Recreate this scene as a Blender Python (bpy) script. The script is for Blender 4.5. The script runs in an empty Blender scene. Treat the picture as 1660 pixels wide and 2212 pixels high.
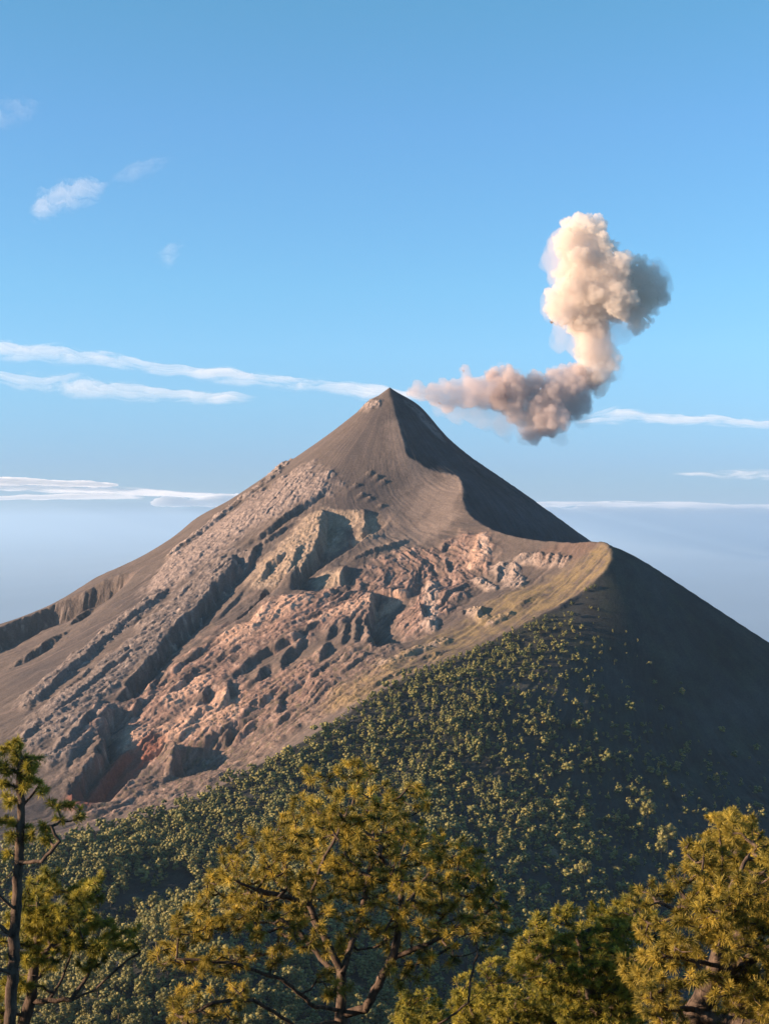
import bpy, math, random, time
import numpy as np
T0 = time.time()
random.seed(7)
C = bpy.context.scene.collection
SC = bpy.context.scene

# ------------------------------------------------------------------ camera
F = 3197.0                      # focal length in units of the 1660 x 2211 working grid
U0, V0 = 830.0, 1122.0        # V0 = the true horizon
cam_d = bpy.data.cameras.new('camera')
cam = bpy.data.objects.new('camera', cam_d); C.objects.link(cam)
cam.location = (0, 0, 0); cam.rotation_euler = (math.radians(90), 0, 0)
cam_d.sensor_fit = 'VERTICAL'; cam_d.sensor_height = 24.0
cam_d.lens = 24.0 * F / 2211.0
cam_d.shift_y = (V0-1105.5)/2211.0
cam_d.clip_start = 0.5; cam_d.clip_end = 600000
SC.camera = cam

# ------------------------------------------------------------------ light
SUN_AZ = math.radians(-100)      # measured from +Y towards +X (so: left, a little behind the camera)
SUN_EL = math.radians(13.0)
sd = (math.sin(SUN_AZ)*math.cos(SUN_EL), math.cos(SUN_AZ)*math.cos(SUN_EL), math.sin(SUN_EL))
sun_d = bpy.data.lights.new('sun', 'SUN'); sun_d.energy = 5.0; sun_d.angle = math.radians(0.5)
sun_d.color = (1.0, 0.72, 0.50)
sun = bpy.data.objects.new('sun', sun_d); C.objects.link(sun)
from mathutils import Vector, Matrix, Quaternion
sun.rotation_euler = Vector(sd).to_track_quat('Z', 'Y').to_euler()
SC.view_settings.view_transform = 'Standard'; SC.view_settings.look = 'None'
SC.view_settings.gamma = 1.0; SC.view_settings.exposure = 1.45
SC.view_settings.use_curve_mapping = False

w = bpy.data.worlds.new('World'); SC.world = w; w.use_nodes = True
nt = w.node_tree; nt.nodes.clear()
sky = nt.nodes.new('ShaderNodeTexSky'); sky.sky_type = 'NISHITA'; sky.sun_disc = False
sky.sun_elevation = SUN_EL; sky.sun_rotation = SUN_AZ; sky.altitude = 3600
sky.air_density = 1.0; sky.dust_density = 0.3; sky.ozone_density = 1.5
bg = nt.nodes.new('ShaderNodeBackground'); bg.inputs['Strength'].default_value = 0.15
wo = nt.nodes.new('ShaderNodeOutputWorld')
tint = nt.nodes.new('ShaderNodeMix'); tint.data_type = 'RGBA'; tint.blend_type = 'MULTIPLY'; tint.inputs[0].default_value = 1.0
tcw = nt.nodes.new('ShaderNodeTexCoord'); sep = nt.nodes.new('ShaderNodeSeparateXYZ'); rmp = nt.nodes.new('ShaderNodeValToRGB')
nt.links.new(tcw.outputs['Generated'], sep.inputs[0]); nt.links.new(sep.outputs['Z'], rmp.inputs[0]); nt.links.new(rmp.outputs[0], tint.inputs[7])
cr = rmp.color_ramp; stops = [(0, (.16,.21,.33)), (.038, (.265,.335,.46)), (.079, (.37,.50,.57)), (.113, (.44,.62,.66)), (.154, (.456,.69,.71)), (.257, (.49,.765,.82)), (.348, (.47,.84,.81))]
for i, (q, c) in enumerate(stops):
    e = cr.elements[i] if i < 2 else cr.elements.new(q)
    e.position = q; e.color = (c[0]*.79, c[1]*.775, c[2]*.785, 1)
nt.links.new(sky.outputs[0], tint.inputs[6]); nt.links.new(tint.outputs[2], bg.inputs['Color']); nt.links.new(bg.outputs[0], wo.inputs['Surface'])
cy = SC.cycles
cy.volume_bounces = 6; cy.max_bounces = 12; cy.transparent_max_bounces = 24
cy.diffuse_bounces = 2; cy.use_denoising = True; cy.sample_clamp_indirect = 4.0

# ------------------------------------------------------------------ node helpers
def new_mat(name):
    m = bpy.data.materials.new(name); m.use_nodes = True
    m.node_tree.nodes.clear(); return m, m.node_tree
def nd(t, typ, **kw):
    n = t.nodes.new(typ)
    for k, v in kw.items():
        if k in n.inputs.keys(): n.inputs[k].default_value = v
        else: setattr(n, k, v)
    return n
def tag(o, label=None, cat=None, group=None, kind=None):
    if label: o['label'] = label
    if cat: o['category'] = cat
    if group: o['group'] = group
    if kind: o['kind'] = kind
    return o

# ------------------------------------------------------------------ numpy noise
def _hash(i, j, s):
    h = (i.astype(np.int64)*374761393 + j.astype(np.int64)*668265263 + s*1442695041) & 0xffffffff
    h = ((h ^ (h >> 13))*1274126177) & 0xffffffff
    h = h ^ (h >> 16)
    return (h & 0xffff).astype(np.float32)*(np.float32(2*math.pi/65536))
def gnoise(x, y, s=0):
    xi = np.floor(x); yi = np.floor(y)
    fx = (x-xi).astype(np.float32); fy = (y-yi).astype(np.float32)
    xi = xi.astype(np.int64); yi = yi.astype(np.int64)
    u = fx*fx*fx*(fx*(fx*6-15)+10); v = fy*fy*fy*(fy*(fy*6-15)+10)
    def g(di, dj):
        a = _hash(xi+di, yi+dj, s)
        return np.cos(a)*(fx-di)+np.sin(a)*(fy-dj)
    a = g(0,0); b = g(1,0); c = g(0,1); d = g(1,1)
    return (a+u*(b-a))*(1-v)+(c+u*(d-c))*v*1.0
def fbm(x, y, oct=4, s=0, gain=.5, ridged=False):
    t = 0; a = 1.0; n = 0
    for k in range(oct):
        g = gnoise(x*2**k+k*17.3, y*2**k-k*9.1, s+k*31)*1.5
        if ridged: g = 1-2*np.abs(g)
        t = t+a*g; n += a; a *= gain
    return t/n
def sstep(x, a, b):
    t = np.clip((x-a)/(b-a), 0, 1); return t*t*(3-2*t)

# ------------------------------------------------------------------ world points fitted to the photograph
def P(u, v, D):
    return ((u-U0)/F*D, D, (V0-v)/F*D)
def tps_fit(pts, lam=0.0):
    p = np.array(pts, dtype=np.float64)/1000.0; n = len(p)
    d = np.hypot(p[:,None,0]-p[None,:,0], p[:,None,1]-p[None,:,1])
    K = np.where(d > 0, d*d*np.log(np.maximum(d, 1e-9)), 0)+lam*np.eye(n)
    Q = np.c_[np.ones(n), p[:,:2]]
    A = np.block([[K, Q], [Q.T, np.zeros((3,3))]])
    sol = np.linalg.solve(A, np.r_[p[:,2], np.zeros(3)])
    return p[:,:2].astype(np.float32), sol.astype(np.float32)
def tps_eval(m, x, y):
    p, s = m; x = x.astype(np.float32)/1000; y = y.astype(np.float32)/1000
    r = s[-3]+s[-2]*x+s[-1]*y
    for i in range(len(p)):
        d2 = (x-p[i,0])**2+(y-p[i,1])**2
        r = r+(0.5*s[i])*d2*np.log(d2+np.float32(1e-12))
    return r*1000
def polydist(x, y, line):
    """distance to a polyline, signed side (+ = right of its direction), arc position and interpolated z"""
    best = np.full(x.shape, 1e12, np.float32); side = np.zeros_like(best); arc = np.zeros_like(best); zz = np.zeros_like(best)
    acc = 0.0
    for (a, b) in zip(line[:-1], line[1:]):
        dx, dy = b[0]-a[0], b[1]-a[1]; L2 = dx*dx+dy*dy; L = math.sqrt(L2)
        t = np.clip(((x-a[0])*dx+(y-a[1])*dy)/L2, 0, 1)
        ex = x-(a[0]+t*dx); ey = y-(a[1]+t*dy)
        d = ex*ex+ey*ey; m = d < best
        cr = (x-a[0])*dy-(y-a[1])*dx
        best = np.where(m, d, best); side = np.where(m, np.sign(cr), side)
        arc = np.where(m, acc+t*L, arc); 
        if len(a) > 2: zz = np.where(m, a[2]+t*(b[2]-a[2]), zz)
        acc += L
    return np.sqrt(best), side, arc, zz
def smax(a, b, k):
    h = np.clip(.5+.5*(a-b)/k, 0, 1); return b+(a-b)*h+k*h*(1-h)
# ================================================================== TERRAIN
SX, SY, SZ = 8.0, 3200.0, 277.0
crest = [P(838,845,3200), P(850,885,3130), P(865,930,3070), P(880,985,2990), P(930,1015,2960), P(990,1030,2930), P(1000,1060,2880),
         P(1003,1095,2820), P(1030,1125,2770), P(1070,1147,2720), P(1130,1163,2670), P(1190,1170,2630), P(1265,1171,2580), P(1318,1178,2530)]
border = [P(1318,1178,2530), P(1320,1205,2490), P(1303,1238,2450), P(1240,1292,2410), P(1150,1340,2370), P(1080,1375,2340), P(960,1430,2270), P(870,1468,2210),
          P(740,1545,2130), P(560,1655,2010), P(380,1745,1900), P(170,1805,1790), P(0,1850,1700), P(-250,1930,1590), P(-700,2030,1400)]
spine = crest+border[1:]
back = [(SX+60, 3290., SZ-50.), (SX+90, 3500., SZ-190.), (SX+100, 4400., SZ-760.)]
def coneL(r): return SZ-(.74*r-.00016*r*r)
def coneR(r): return SZ-(.80*r-.00012*r*r)
def near_line(x, y, line, d):
    dd, s, _, _ = polydist(np.array([x]), np.array([y]), line); return dd[0] < d, s[0]
Lp = list(spine)+back
for a in range(-80, 81, 16):                 # fan of cone points, 0 = due left, + = towards the viewer
    for r in (120, 260, 430, 620, 830, 1060, 1320, 1650):
        x = SX-r*math.cos(math.radians(a)); y = SY-r*math.sin(math.radians(a))
        nl, s = near_line(x, y, spine, 110)
        if nl or (a > 0 and s < 0) or (-20 < a < 20 and r > 700): continue
        Lp.append((x, y, coneL(r)))
# lit flank below the spur and the left shoulder as seen in the photograph
Lp += [P(1200,1240,2530), P(1110,1290,2470), P(1010,1240,2620), P(930,1330,2460), P(900,1150,2770), P(860,1060,2900), P(1000,1380,2370), P(700,1540,2230), P(540,1640,2170), P(360,1720,2110), P(160,1780,2040), P(0,1800,2010)]
Lp += [P(480,1092,3180), P(385,1183,3170), P(290,1234,3140), P(215,1262,3070), P(140,1292,2990), P(0,1352,2860), P(-160,1410,2720), P(-400,1490,2540)]
Lp += [(-640., 3330., -175.), (-760., 3180., -232.), (-900., 3020., -286.), (-1050., 2880., -340.), (-560., 3500., -145.), (-900., 3350., -312.), (-1200., 3150., -430.)]
Lp += [(-600., 1000., -720.), (0., 500., -900.), (-1500., 1300., -820.), (600., 0., -1100.), (-1500., 0., -1100.), (-2200., 2400., -1000.)]
TL = tps_fit(Lp, 0.0002)
Rp = list(crest)
for a in range(-70, 91, 16):                 # 0 = due right, + = away
    for r in (130, 260, 420, 600, 850, 1200, 1650):
        x = SX+r*math.cos(math.radians(a)); y = SY+r*math.sin(math.radians(a))
        nl, s = near_line(x, y, crest, 60)
        if nl or (a < 0 and s > 0): continue
        Rp.append((x, y, coneR(r)))
Rp += [(420,2380,-260),(300,2200,-420),(100,2100,-500),(-100,1950,-600),(-400,1800,-700),(-900,1600,-850),(600,1900,-620),(0,1300,-900),(1200,1600,-800),(-1200,1000,-1100),(800,900,-1100)]
Rp += [P(905,876,3215), P(930,902,3200), P(945,922,3190)]
TR = tps_fit(Rp, 0.0002)
Fp = list(border)
Fp += [P(*q) for q in [(1350,1189,2530),(1400,1218,2530),(1500,1283,2522),(1660,1388,2510),(1800,1480,2500),(2000,1600,2480),(2400,1820,2430),(2900,2050,2380),
     (1400,1400,2360),(1200,1420,2280),(1000,1500,2170),(1200,1600,2110),(1400,1600,2190),(1600,1600,2280),(1900,1700,2290),(760,1640,2040),(850,1700,1970),
     (1000,1750,1900),(1300,1750,1990),(1600,1750,2080),(1900,1850,2060),(1000,1900,1680),(1300,1900,1770),(1600,1900,1860),
     (1000,2050,1500),(1300,2050,1600),(1600,2050,1680),(1000,2211,1360),(1400,2211,1440),(1900,2211,1540),(2400,2300,1540),
     (560,1730,1900),(400,1800,1810),(300,1850,1720),(600,1820,1760),(430,1925,1640),(330,2000,1545),(200,1930,1600),(170,1880,1660),(0,1950,1580),(60,2060,1500),
     (620,1890,1620),(520,1935,1520),(430,1970,1440),(370,2005,1390),(290,2065,1335),(215,2135,1295),(100,2215,1240),
     (400,2180,1250),(700,2211,1270),(650,2050,1420),(830,1980,1560)]]
for (x, y, z) in [(-340,1430,-480),(-520,1400,-500),(-900,1300,-540),(-300,1130,-450),(200,1150,-455),(700,1200,-480),(1100,1300,-560),(0,700,-650),(-900,600,-750),(900,600,-750),(0,0,-900)]:
    Fp.append((x, y, z+16))
TF = tps_fit(Fp, 0.0002)
ridgeR = [P(1318,1178,2530), P(1400,1218,2530), P(1500,1283,2522), P(1660,1388,2510), P(1800,1480,2500), P(2000,1600,2480), P(2400,1820,2430), P(2900,2050,2380)]
massif = [(0,-400,0), (0,1200,0), (150,2500,0), (SX,SY,0)]
def gn(x, y): return gnoise(x/26, y/26, 301)*7+gnoise(x/9, y/9, 303)*2.5
def base_height(x, y):
    """height, weight of the lit volcano face, weight of the forested slope"""
    L = tps_eval(TL, x, y); R = tps_eval(TR, x, y); Fo = tps_eval(TF, x, y)
    d, s, arc, _ = polydist(x, y, [(back[2][0], back[2][1], 0)]+[(SX, SY, 0)]+[q for q in spine[1:]])
    sd_ = d*s                                      # + = left/lit side
    dr, sr, _, zr = polydist(x, y, ridgeR)
    Bk = zr-.62*dr*np.where(sr < 0, 1, -1)          # back of the right-hand ridge
    Bk = np.where(sr < 0, Bk, zr+.9*dr)
    fro = np.minimum(Fo, Bk)
    right = np.maximum(R, np.where(y > 2560, np.minimum(fro, Bk), fro))
    dc, sc, _, _ = polydist(x, y, crest)
    wl = sstep(sd_+gn(x, y), -6, 6)
    h = right*(1-wl)+L*wl
    rs = np.hypot(x-SX-4, y-SY+6)
    h = h+13*np.exp(-rs/20.0)-3*np.exp(-(rs/60)**2)
    wF = (1-wl)*(fro >= R)
    # the slope the photographer stands on
    yy = np.maximum(y, 0)
    N = -1.7-(5.5+.39*yy)*sstep(yy, .5, 9)
    N = np.where(y < 0, -1.7+.12*(-y).clip(0, 400), N)
    h = smax(h, N, 30.0)
    # far flanks fall to the lowland
    dm, _, _, _ = polydist(x, y, massif)
    G = -2200+2150*np.exp(-dm/2300.0)
    t = sstep(dm, 1300, 2500)
    h = h*(1-t)+G*t
    return h, wl, wF
# ------------------------------------------------------------------ fine grid
try: FINE
except NameError: FINE = 2.0
def axis(lo, hi, step, far, n):
    core = np.arange(lo, hi+.1, step)
    g = np.geomspace(step*1.6, far, n)
    return np.r_[(lo-np.cumsum(g))[::-1], core, hi+np.cumsum(g)]
xs = axis(-1150, 1000, FINE, 60000, 70); ys = axis(1050, 3450, FINE, 60000, 70)
# (towards the camera the grid stays moderately fine as well)
ys = np.r_[ys[ys < -600], np.arange(-590, -20, 15.0), np.arange(-20, 60, 1.5), np.arange(60, 1040, 10.0), ys[ys >= 1050]]
X, Y = np.meshgrid(xs.astype(np.float32), ys.astype(np.float32))
H, WL, WF = base_height(X, Y)
print('base', time.time()-T0)
def hit(u, v, d0=1050, d1=3500):
    """where the sight line through (u, v) first meets the base terrain"""
    D = np.arange(d0, d1, 4.0, dtype=np.float32)
    ix = np.clip(np.searchsorted(xs, (u-U0)/F*D), 1, len(xs)-1); iy = np.clip(np.searchsorted(ys, D), 1, len(ys)-1)
    g = H[iy, ix]-(V0-v)/F*D
    k = np.argmax(g > 0) if (g > 0).any() else len(D)-1
    return ((u-U0)/F*D[k], D[k], (V0-v)/F*D[k])
def line(pts, lit=True):
    out = []
    for (u, v) in pts: out.append(hit(u, v))
    return out
def window(ln, pad):
    lx = [p[0] for p in ln]; ly = [p[1] for p in ln]
    a = np.searchsorted(xs, min(lx)-pad); b = np.searchsorted(xs, max(lx)+pad)
    c = np.searchsorted(ys, min(ly)-pad); d = np.searchsorted(ys, max(ly)+pad)
    return slice(c, d), slice(a, b)
# fall-line coordinates of the lit face
th1 = np.arctan2(SY-Y+1e-3, SX-X); rr1 = np.hypot(X-SX, Y-SY)
th2 = np.arctan2(3300-Y, 1100-X)
tt = sstep(rr1, 200, 800)
nz1 = fbm(X/70, Y/70, 4, 3); nz2 = fbm(X/22, Y/22, 3, 11)
TH = th1*(1-tt)*.9+th2*tt*1.9+nz1*.022+nz2*.006
RR = rr1*(1-tt)+tt*np.hypot(X-1100, Y-3300)+nz1*12
Dd = np.zeros_like(H)              # displacement gathered here
ROCK = np.zeros_like(H)            # rockiness
def scarp(pts, up, dn, wu, wd, rough=1.0, taper=60, fl=1, rock=.8):
    """a bank whose far/left side stands 'up' and whose near/right side drops 'dn' (fl=-1 mirrors it)"""
    ln = line(pts); pad = 3*max(wu, wd)+20; sl = window(ln, pad)
    x, y = X[sl], Y[sl]
    k = nz1[sl]*14*rough+nz2[sl]*9*rough+fbm(x/9, y/9, 2, 71)*4*rough
    d, s, arc, _ = polydist(x, y, ln)
    tot = sum(math.hypot(b[0]-a[0], b[1]-a[1]) for a, b in zip(ln[:-1], ln[1:]))
    if dn < 30: dn *= .56; up *= .8; wd *= 1.0; taper = min(tot*.45, taper*2)
    q = d*s*fl+k*np.minimum(1, (wu+wd)/60)
    am = sstep(arc, 0, taper)*sstep(tot-arc, 0, taper)*sstep(pad-d, 0, 20)*(1+.35*nz1[sl])
    hw = 3.0+max(up, dn)*.15
    e = sstep(q, -hw, hw)
    prof = e*up*np.exp(-np.maximum(q, 0)/wu)-(1-e)*dn*np.exp(np.minimum(q, 0)/wd)
    Dd[sl] += prof*am
    ROCK[sl] = np.maximum(ROCK[sl], rock*am*np.exp(-np.abs(q)/(0.5*(wu+8))))
def rib(pts, h, w, taper=60, rough=.5):
    ln = line(pts); pad = 3*w+20; sl = window(ln, pad); x, y = X[sl], Y[sl]
    d, s, arc, _ = polydist(x, y, ln)
    tot = sum(math.hypot(b[0]-a[0], b[1]-a[1]) for a, b in zip(ln[:-1], ln[1:]))
    d = np.maximum(0, np.abs(d*s+nz1[sl]*10*rough))
    Dd[sl] += h*sstep(arc, 0, taper)*sstep(tot-arc, 0, taper)*np.exp(-(d/w)**2)
def bump(u, v, h, r, ax=0.0):
    ln = [hit(u, v)]*2; sl = window(ln, 3*r); x = X[sl]-ln[0][0]; y = Y[sl]-ln[0][1]
    Dd[sl] += h*np.exp(-(x*x+y*y)/(r*r))
# left shoulder cliff
scarp([(300,1236),(245,1257),(205,1275),(175,1292),(120,1314),(50,1344),(0,1364),(-120,1412),(-300,1470)], 5, 48, 30, 60, .35, 50)
scarp([(170,1345),(110,1385),(60,1420),(0,1455)], 8, 22, 20, 40, 1, 40)
scarp([(225,1290),(190,1310),(140,1350)], 6, 20, 20, 30, 1, 20)
scarp([(812,868),(740,912),(670,962),(600,1020),(545,1062)], 2.5, 8, 10, 24, .9)
scarp([(660,1000),(610,1035),(560,1062),(500,1105)], 3, 9, 12, 20, 1)
scarp([(545,1064),(500,1100),(450,1140),(372,1200),(330,1228)], 5, 8, 12, 24, .8)
# upper gullies
scarp([(716,1045),(690,1075),(640,1105),(615,1127),(575,1155),(530,1182),(505,1200)], 8, 22, 35, 22, .5)
scarp([(660,1122),(625,1140),(575,1170),(540,1190)], 8, 10, 14, 14, .8)
scarp([(505,1198),(512,1230),(470,1275),(435,1318),(405,1350),(370,1390),(325,1440),(285,1490),(250,1530)], 10, 30.5, 40, 24, .8)
scarp([(460,1290),(415,1335),(365,1385),(330,1420)], 5, 9, 10, 12, 1)
# the big hollow and its buttress
scarp([(712,1100),(697,1135),(697,1170),(668,1210),(645,1250),(625,1285)], 10, 31, 60, 80, .8, 20)
scarp([(800,1100),(793,1125),(780,1150)], 10, 26, 22, 22, .8, 10)
scarp([(622,1190),(585,1225),(560,1262)], 12, 14, 18, 16, 1.2, 20)
scarp([(660,1170),(640,1205),(612,1250)], 8, 12, 14, 14, 1.2, 20)
scarp([(570,1170),(540,1205),(520,1235)], 10, 16, 20, 22, 1, 20)
scarp([(860,1105),(810,1140),(760,1178),(700,1214),(640,1252),(585,1288),(520,1335),(440,1392)], 16, 26, 90, 45, .15, 80, fl=-1, rock=0)
scarp([(582,1262),(565,1290),(530,1325),(492,1352)], 8, 22, 24, 22, .5, 20)
scarp([(545,1250),(500,1300),(455,1345)], 3, 12, 30, 18, .3, 30, rock=.2)
# long gullies lower left
scarp([(400,1235),(345,1295),(300,1330),(262,1358),(220,1395),(180,1430),(150,1455),(100,1500),(40,1560)], 5, 15, 24, 16, .6)
scarp([(330,1385),(305,1412),(240,1450),(190,1497),(130,1540),(60,1590)], 6, 11, 22, 14, .8)
scarp([(270,1400),(215,1440),(160,1480),(90,1530)], 2, 7, 22, 10, .5)
scarp([(245,1524),(200,1548),(187,1575),(140,1625),(105,1655)], 10, 20, 22, 18, 1)
scarp([(100,1560),(70,1592),(40,1620)], 8, 14, 18, 14, 1)
scarp([(247,1528),(232,1560),(222,1585),(228,1615),(215,1645),(197,1672),(165,1717),(148,1745)], 8, 33, 60, 40, .9, 25)
scarp([(228,1560),(185,1610),(150,1660),(138,1700)], 2, 7, 20, 8, .3, 20, rock=.1)
scarp([(213,1585),(175,1640),(160,1680)], 2, 6, 16, 8, .3, 20, rock=.1)
scarp([(310,1612),(280,1630),(253,1647),(220,1687),(177,1737)], 20, 24, 24, 24, .6, 20)
scarp([(400,1612),(365,1630),(320,1668),(250,1722),(225,1745)], 14, 20, 60, 30, .4, 20, fl=-1, rock=.3)
scarp([(387,1620),(385,1650),(378,1690)], 14, 34, 30, 50, .5, 15)
# the pink ground
scarp([(500,1355),(450,1400),(390,1445),(335,1492),(300,1530)], 6, 13, 20, 14, .8)
scarp([(353,1448),(332,1480),(322,1505)], 7, 15, 20, 16, .6, 20)
scarp([(455,1436),(420,1462),(370,1502),(340,1530)], 7, 14, 28, 15, .6)
scarp([(310,1497),(297,1534),(278,1566)], 6, 15, 16, 14, .5, 20)
scarp([(540,1392),(490,1425),(455,1450)], 4, 9, 16, 12, 1)
scarp([(712,1345),(645,1385),(590,1412),(550,1432),(505,1470),(478,1525)], 10, 18, 20, 18, 1)
scarp([(672,1378),(643,1402),(615,1430),(608,1462)], 10, 26, 20, 22, .8, 25)
scarp([(715,1385),(700,1410),(684,1440)], 8, 20, 14, 16, .8, 20)
scarp([(590,1435),(568,1460),(548,1490)], 8, 24, 22, 24, .8, 20)
scarp([(452,1495),(440,1520),(425,1540)], 8, 20, 18, 20, .8, 20)
scarp([(520,1475),(497,1500),(478,1545)], 8, 24, 20, 24, .8, 20)
scarp([(610,1510),(606,1535),(602,1560)], 6, 16, 18, 18, .8, 15)
scarp([(500,1575),(496,1600),(490,1620)], 6, 16, 18, 18, .8, 15)
scarp([(452,1600),(448,1625),(440,1645)], 5, 12, 14, 14, .8, 15)
for (u, v, l, dn) in [(560,1530,40,14),(470,1600,44,14),(640,1490,40,12),(400,1660,36,14),(530,1590,30,10),(700,1450,36,10),(770,1440,34,8),(430,1560,40,12),(620,1560,26,9)]:
    scarp([(u+l*1.3, v-l*.9), (u+4, v-4), (u-l*.7, v+l*.55), (u-l*1.2, v+l*1.1)], dn*.5, dn*.9, 16, 16, 1.4, 30)
# second hollow
scarp([(815,1287),(797,1320),(795,1350),(802,1385),(806,1408)], 7, 30, 22, 60, 1.0, 30)
scarp([(800,1288),(840,1290),(885,1296)], 10, 18, 14, 22, .9, 12, fl=-1)
scarp([(752,1345),(746,1372),(740,1402)], 5, 16, 12, 12, .3, 12)
scarp([(774,1340),(771,1370),(767,1400)], 5, 16, 12, 12, .3, 12)
scarp([(725,1352),(712,1380),(700,1395)], 5, 14, 12, 14, .4, 12)
scarp([(912,1305),(914,1325),(918,1338)], 12, 22, 12, 16, .5, 8)
scarp([(930,1343),(932,1356)], 9, 14, 9, 12, .5, 5)
scarp([(762,1226),(742,1240),(734,1266)], 16, 26, 26, 26, .5, 10)
scarp([(960,1212),(966,1232),(970,1250)], 8, 17, 8, 14, .4, 10)
scarp([(985,1172),(962,1180),(950,1198)], 7, 14, 8, 14, .6, 8)
scarp([(925,1195),(913,1228),(893,1268)], 2, 6, 10, 7, .3, 20, rock=.1)
scarp([(940,1215),(920,1245),(903,1272)], 2, 5, 10, 7, .3, 20, rock=.1)
scarp([(900,1158),(860,1175),(830,1187),(770,1207),(750,1222)], 7, 4, 9, 12, .6, 30)
scarp([(1095,1222),(1080,1236),(1075,1262)], 10, 12, 16, 14, .8, 10)
scarp([(1170,1195),(1130,1212),(1100,1225)], 6, 8, 10, 12, 1, 15)
scarp([(1030,1165),(1040,1195)], 4, 6, 8, 8, 1, 8)
scarp([(1003,1318),(1000,1330)], 6, 9, 8, 8, 1, 5)
scarp([(1045,1312),(1038,1330),(1030,1342)], 8, 12, 10, 10, 1, 8)
scarp([(930,1440),(880,1450),(830,1475),(740,1530)], 3, 7, 20, 12, .5)
scarp([(1190,1285),(1140,1300),(1090,1330)], 2, 6, 18, 9, .4)
scarp([(1010,1400),(930,1420),(860,1452)], 2, 6, 18, 9, .4)
for (u, v, h) in [(800,1022,6),(816,1032,7),(830,1042,7),(770,1050,5),(780,1072,5),(800,1078,5),(826,1092,5),(640,1080,3)]:
    scarp([(u-7,v-5),(u+7,v+5)], h*.6, h*.8, 6, 8, 1, 4)
print('scarps', time.time()-T0)
# rock areas painted as strokes: (points, width, strength)
def stroke(pts, w, soft=.5):
    ln = line(pts); 
    if len(ln) == 1: ln = [ln[0], (ln[0][0]+1, ln[0][1], 0)]
    pad = w*1.8; sl = window(ln, pad)
    d, s, arc, _ = polydist(X[sl], Y[sl], ln)
    m = np.zeros_like(H)
    m[sl] = sstep(w*(1+.7*nz1[sl]+.5*nz2[sl])-d, -w*soft, w*soft)*sstep(pad-d, 0, w*.3)
    return m
def union(*a):
    r = a[0]
    for b in a[1:]: r = np.maximum(r, b)
    return r
pinkgrey = union(stroke([(640,1060),(560,1110),(470,1160),(420,1200)], 62), stroke([(420,1200),(370,1250)], 45), stroke([(560,1110)], 60), stroke([(650,1020),(560,1075),(480,1130),(400,1200)], 34)*.8)
lava = union(stroke([(480,1230),(380,1320),(280,1420),(180,1510),(100,1580)], 42), stroke([(330,1300),(200,1400),(60,1520)], 22), stroke([(240,1540),(170,1600),(110,1650)], 20))
tan = union(stroke([(690,1130),(640,1190),(590,1240)], 42), stroke([(712,1110),(770,1112)], 15), stroke([(800,1115),(790,1150)], 16), stroke([(700,1245),(725,1255)], 16))
pink = union(stroke([(900,1230),(760,1300),(640,1350),(500,1400),(400,1480),(300,1560)], 60), stroke([(620,1500),(480,1560),(360,1600)], 60), stroke([(1010,1190),(980,1260),(900,1330)], 45))
brightpink = union(stroke([(640,1310),(560,1350),(500,1385)], 22), stroke([(480,1540),(400,1580),(320,1610),(290,1590)], 26), stroke([(870,1290),(780,1320),(680,1350)], 12), stroke([(1040,1170),(1030,1220)], 18), stroke([(430,1480),(380,1520)], 16))
pale = union(stroke([(1090,1235),(1110,1262)], 20), stroke([(1130,1210),(1210,1215)], 14), stroke([(1040,1165),(1050,1200)], 9), stroke([(1020,1325),(1040,1335)], 12), stroke([(930,1270),(930,1350)], 12), stroke([(1030,1260),(1060,1275)], 10), stroke([(960,1390),(900,1410),(830,1440)], 10), stroke([(1100,1330),(1060,1350)], 8))
red = (stroke([(325,1612),(280,1636),(232,1683),(172,1742)], 20))
grass = union(stroke([(1290,1215),(1180,1280),(1060,1340),(930,1410),(840,1460),(760,1505)], 42), stroke([(1240,1260),(1100,1330)], 42))
brownknoll = stroke([(1260,1185),(1190,1200)], 28)
darkash = union(stroke([(810,900),(760,960)], 30)*.8, stroke([(745,1020),(690,1060)], 24), stroke([(770,985),(720,1040)], 26), stroke([(800,1050),(760,1100),(720,1090)], 30), stroke([(310,1270),(200,1370),(80,1460)], 50), stroke([(560,1270),(500,1330)], 22))
warmridge = union(stroke([(960,1060),(900,1110),(850,1170)], 60)*.6, stroke([(860,930),(872,1000),(920,1040)], 26)*.6, stroke([(930,1060),(900,1110)], 22), stroke([(980,1050),(950,1120),(900,1160)], 30))
lip = stroke([(905,872),(935,905),(960,930)], 22)
crater = stroke([(880,868),(905,895),(930,925),(950,945)], 12)
print('strokes', time.time()-T0)
rimrock = stroke([(805,878),(740,912),(665,966),(600,1018),(540,1068),(480,1112),(420,1160),(372,1200)], 15)
borderrock = union(stroke([(330,1710),(450,1640),(560,1570),(660,1510),(760,1460)], 85), stroke([(230,1745),(330,1690)], 50))
rockm = np.clip(union(rimrock*1.0, borderrock*.7, pinkgrey*.8, lava, tan, pink*.75, brightpink, pale, ROCK, red*.5, lip*.6), 0, 1)*WL
rockm = np.clip(rockm+lip*.5, 0, 1)
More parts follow.
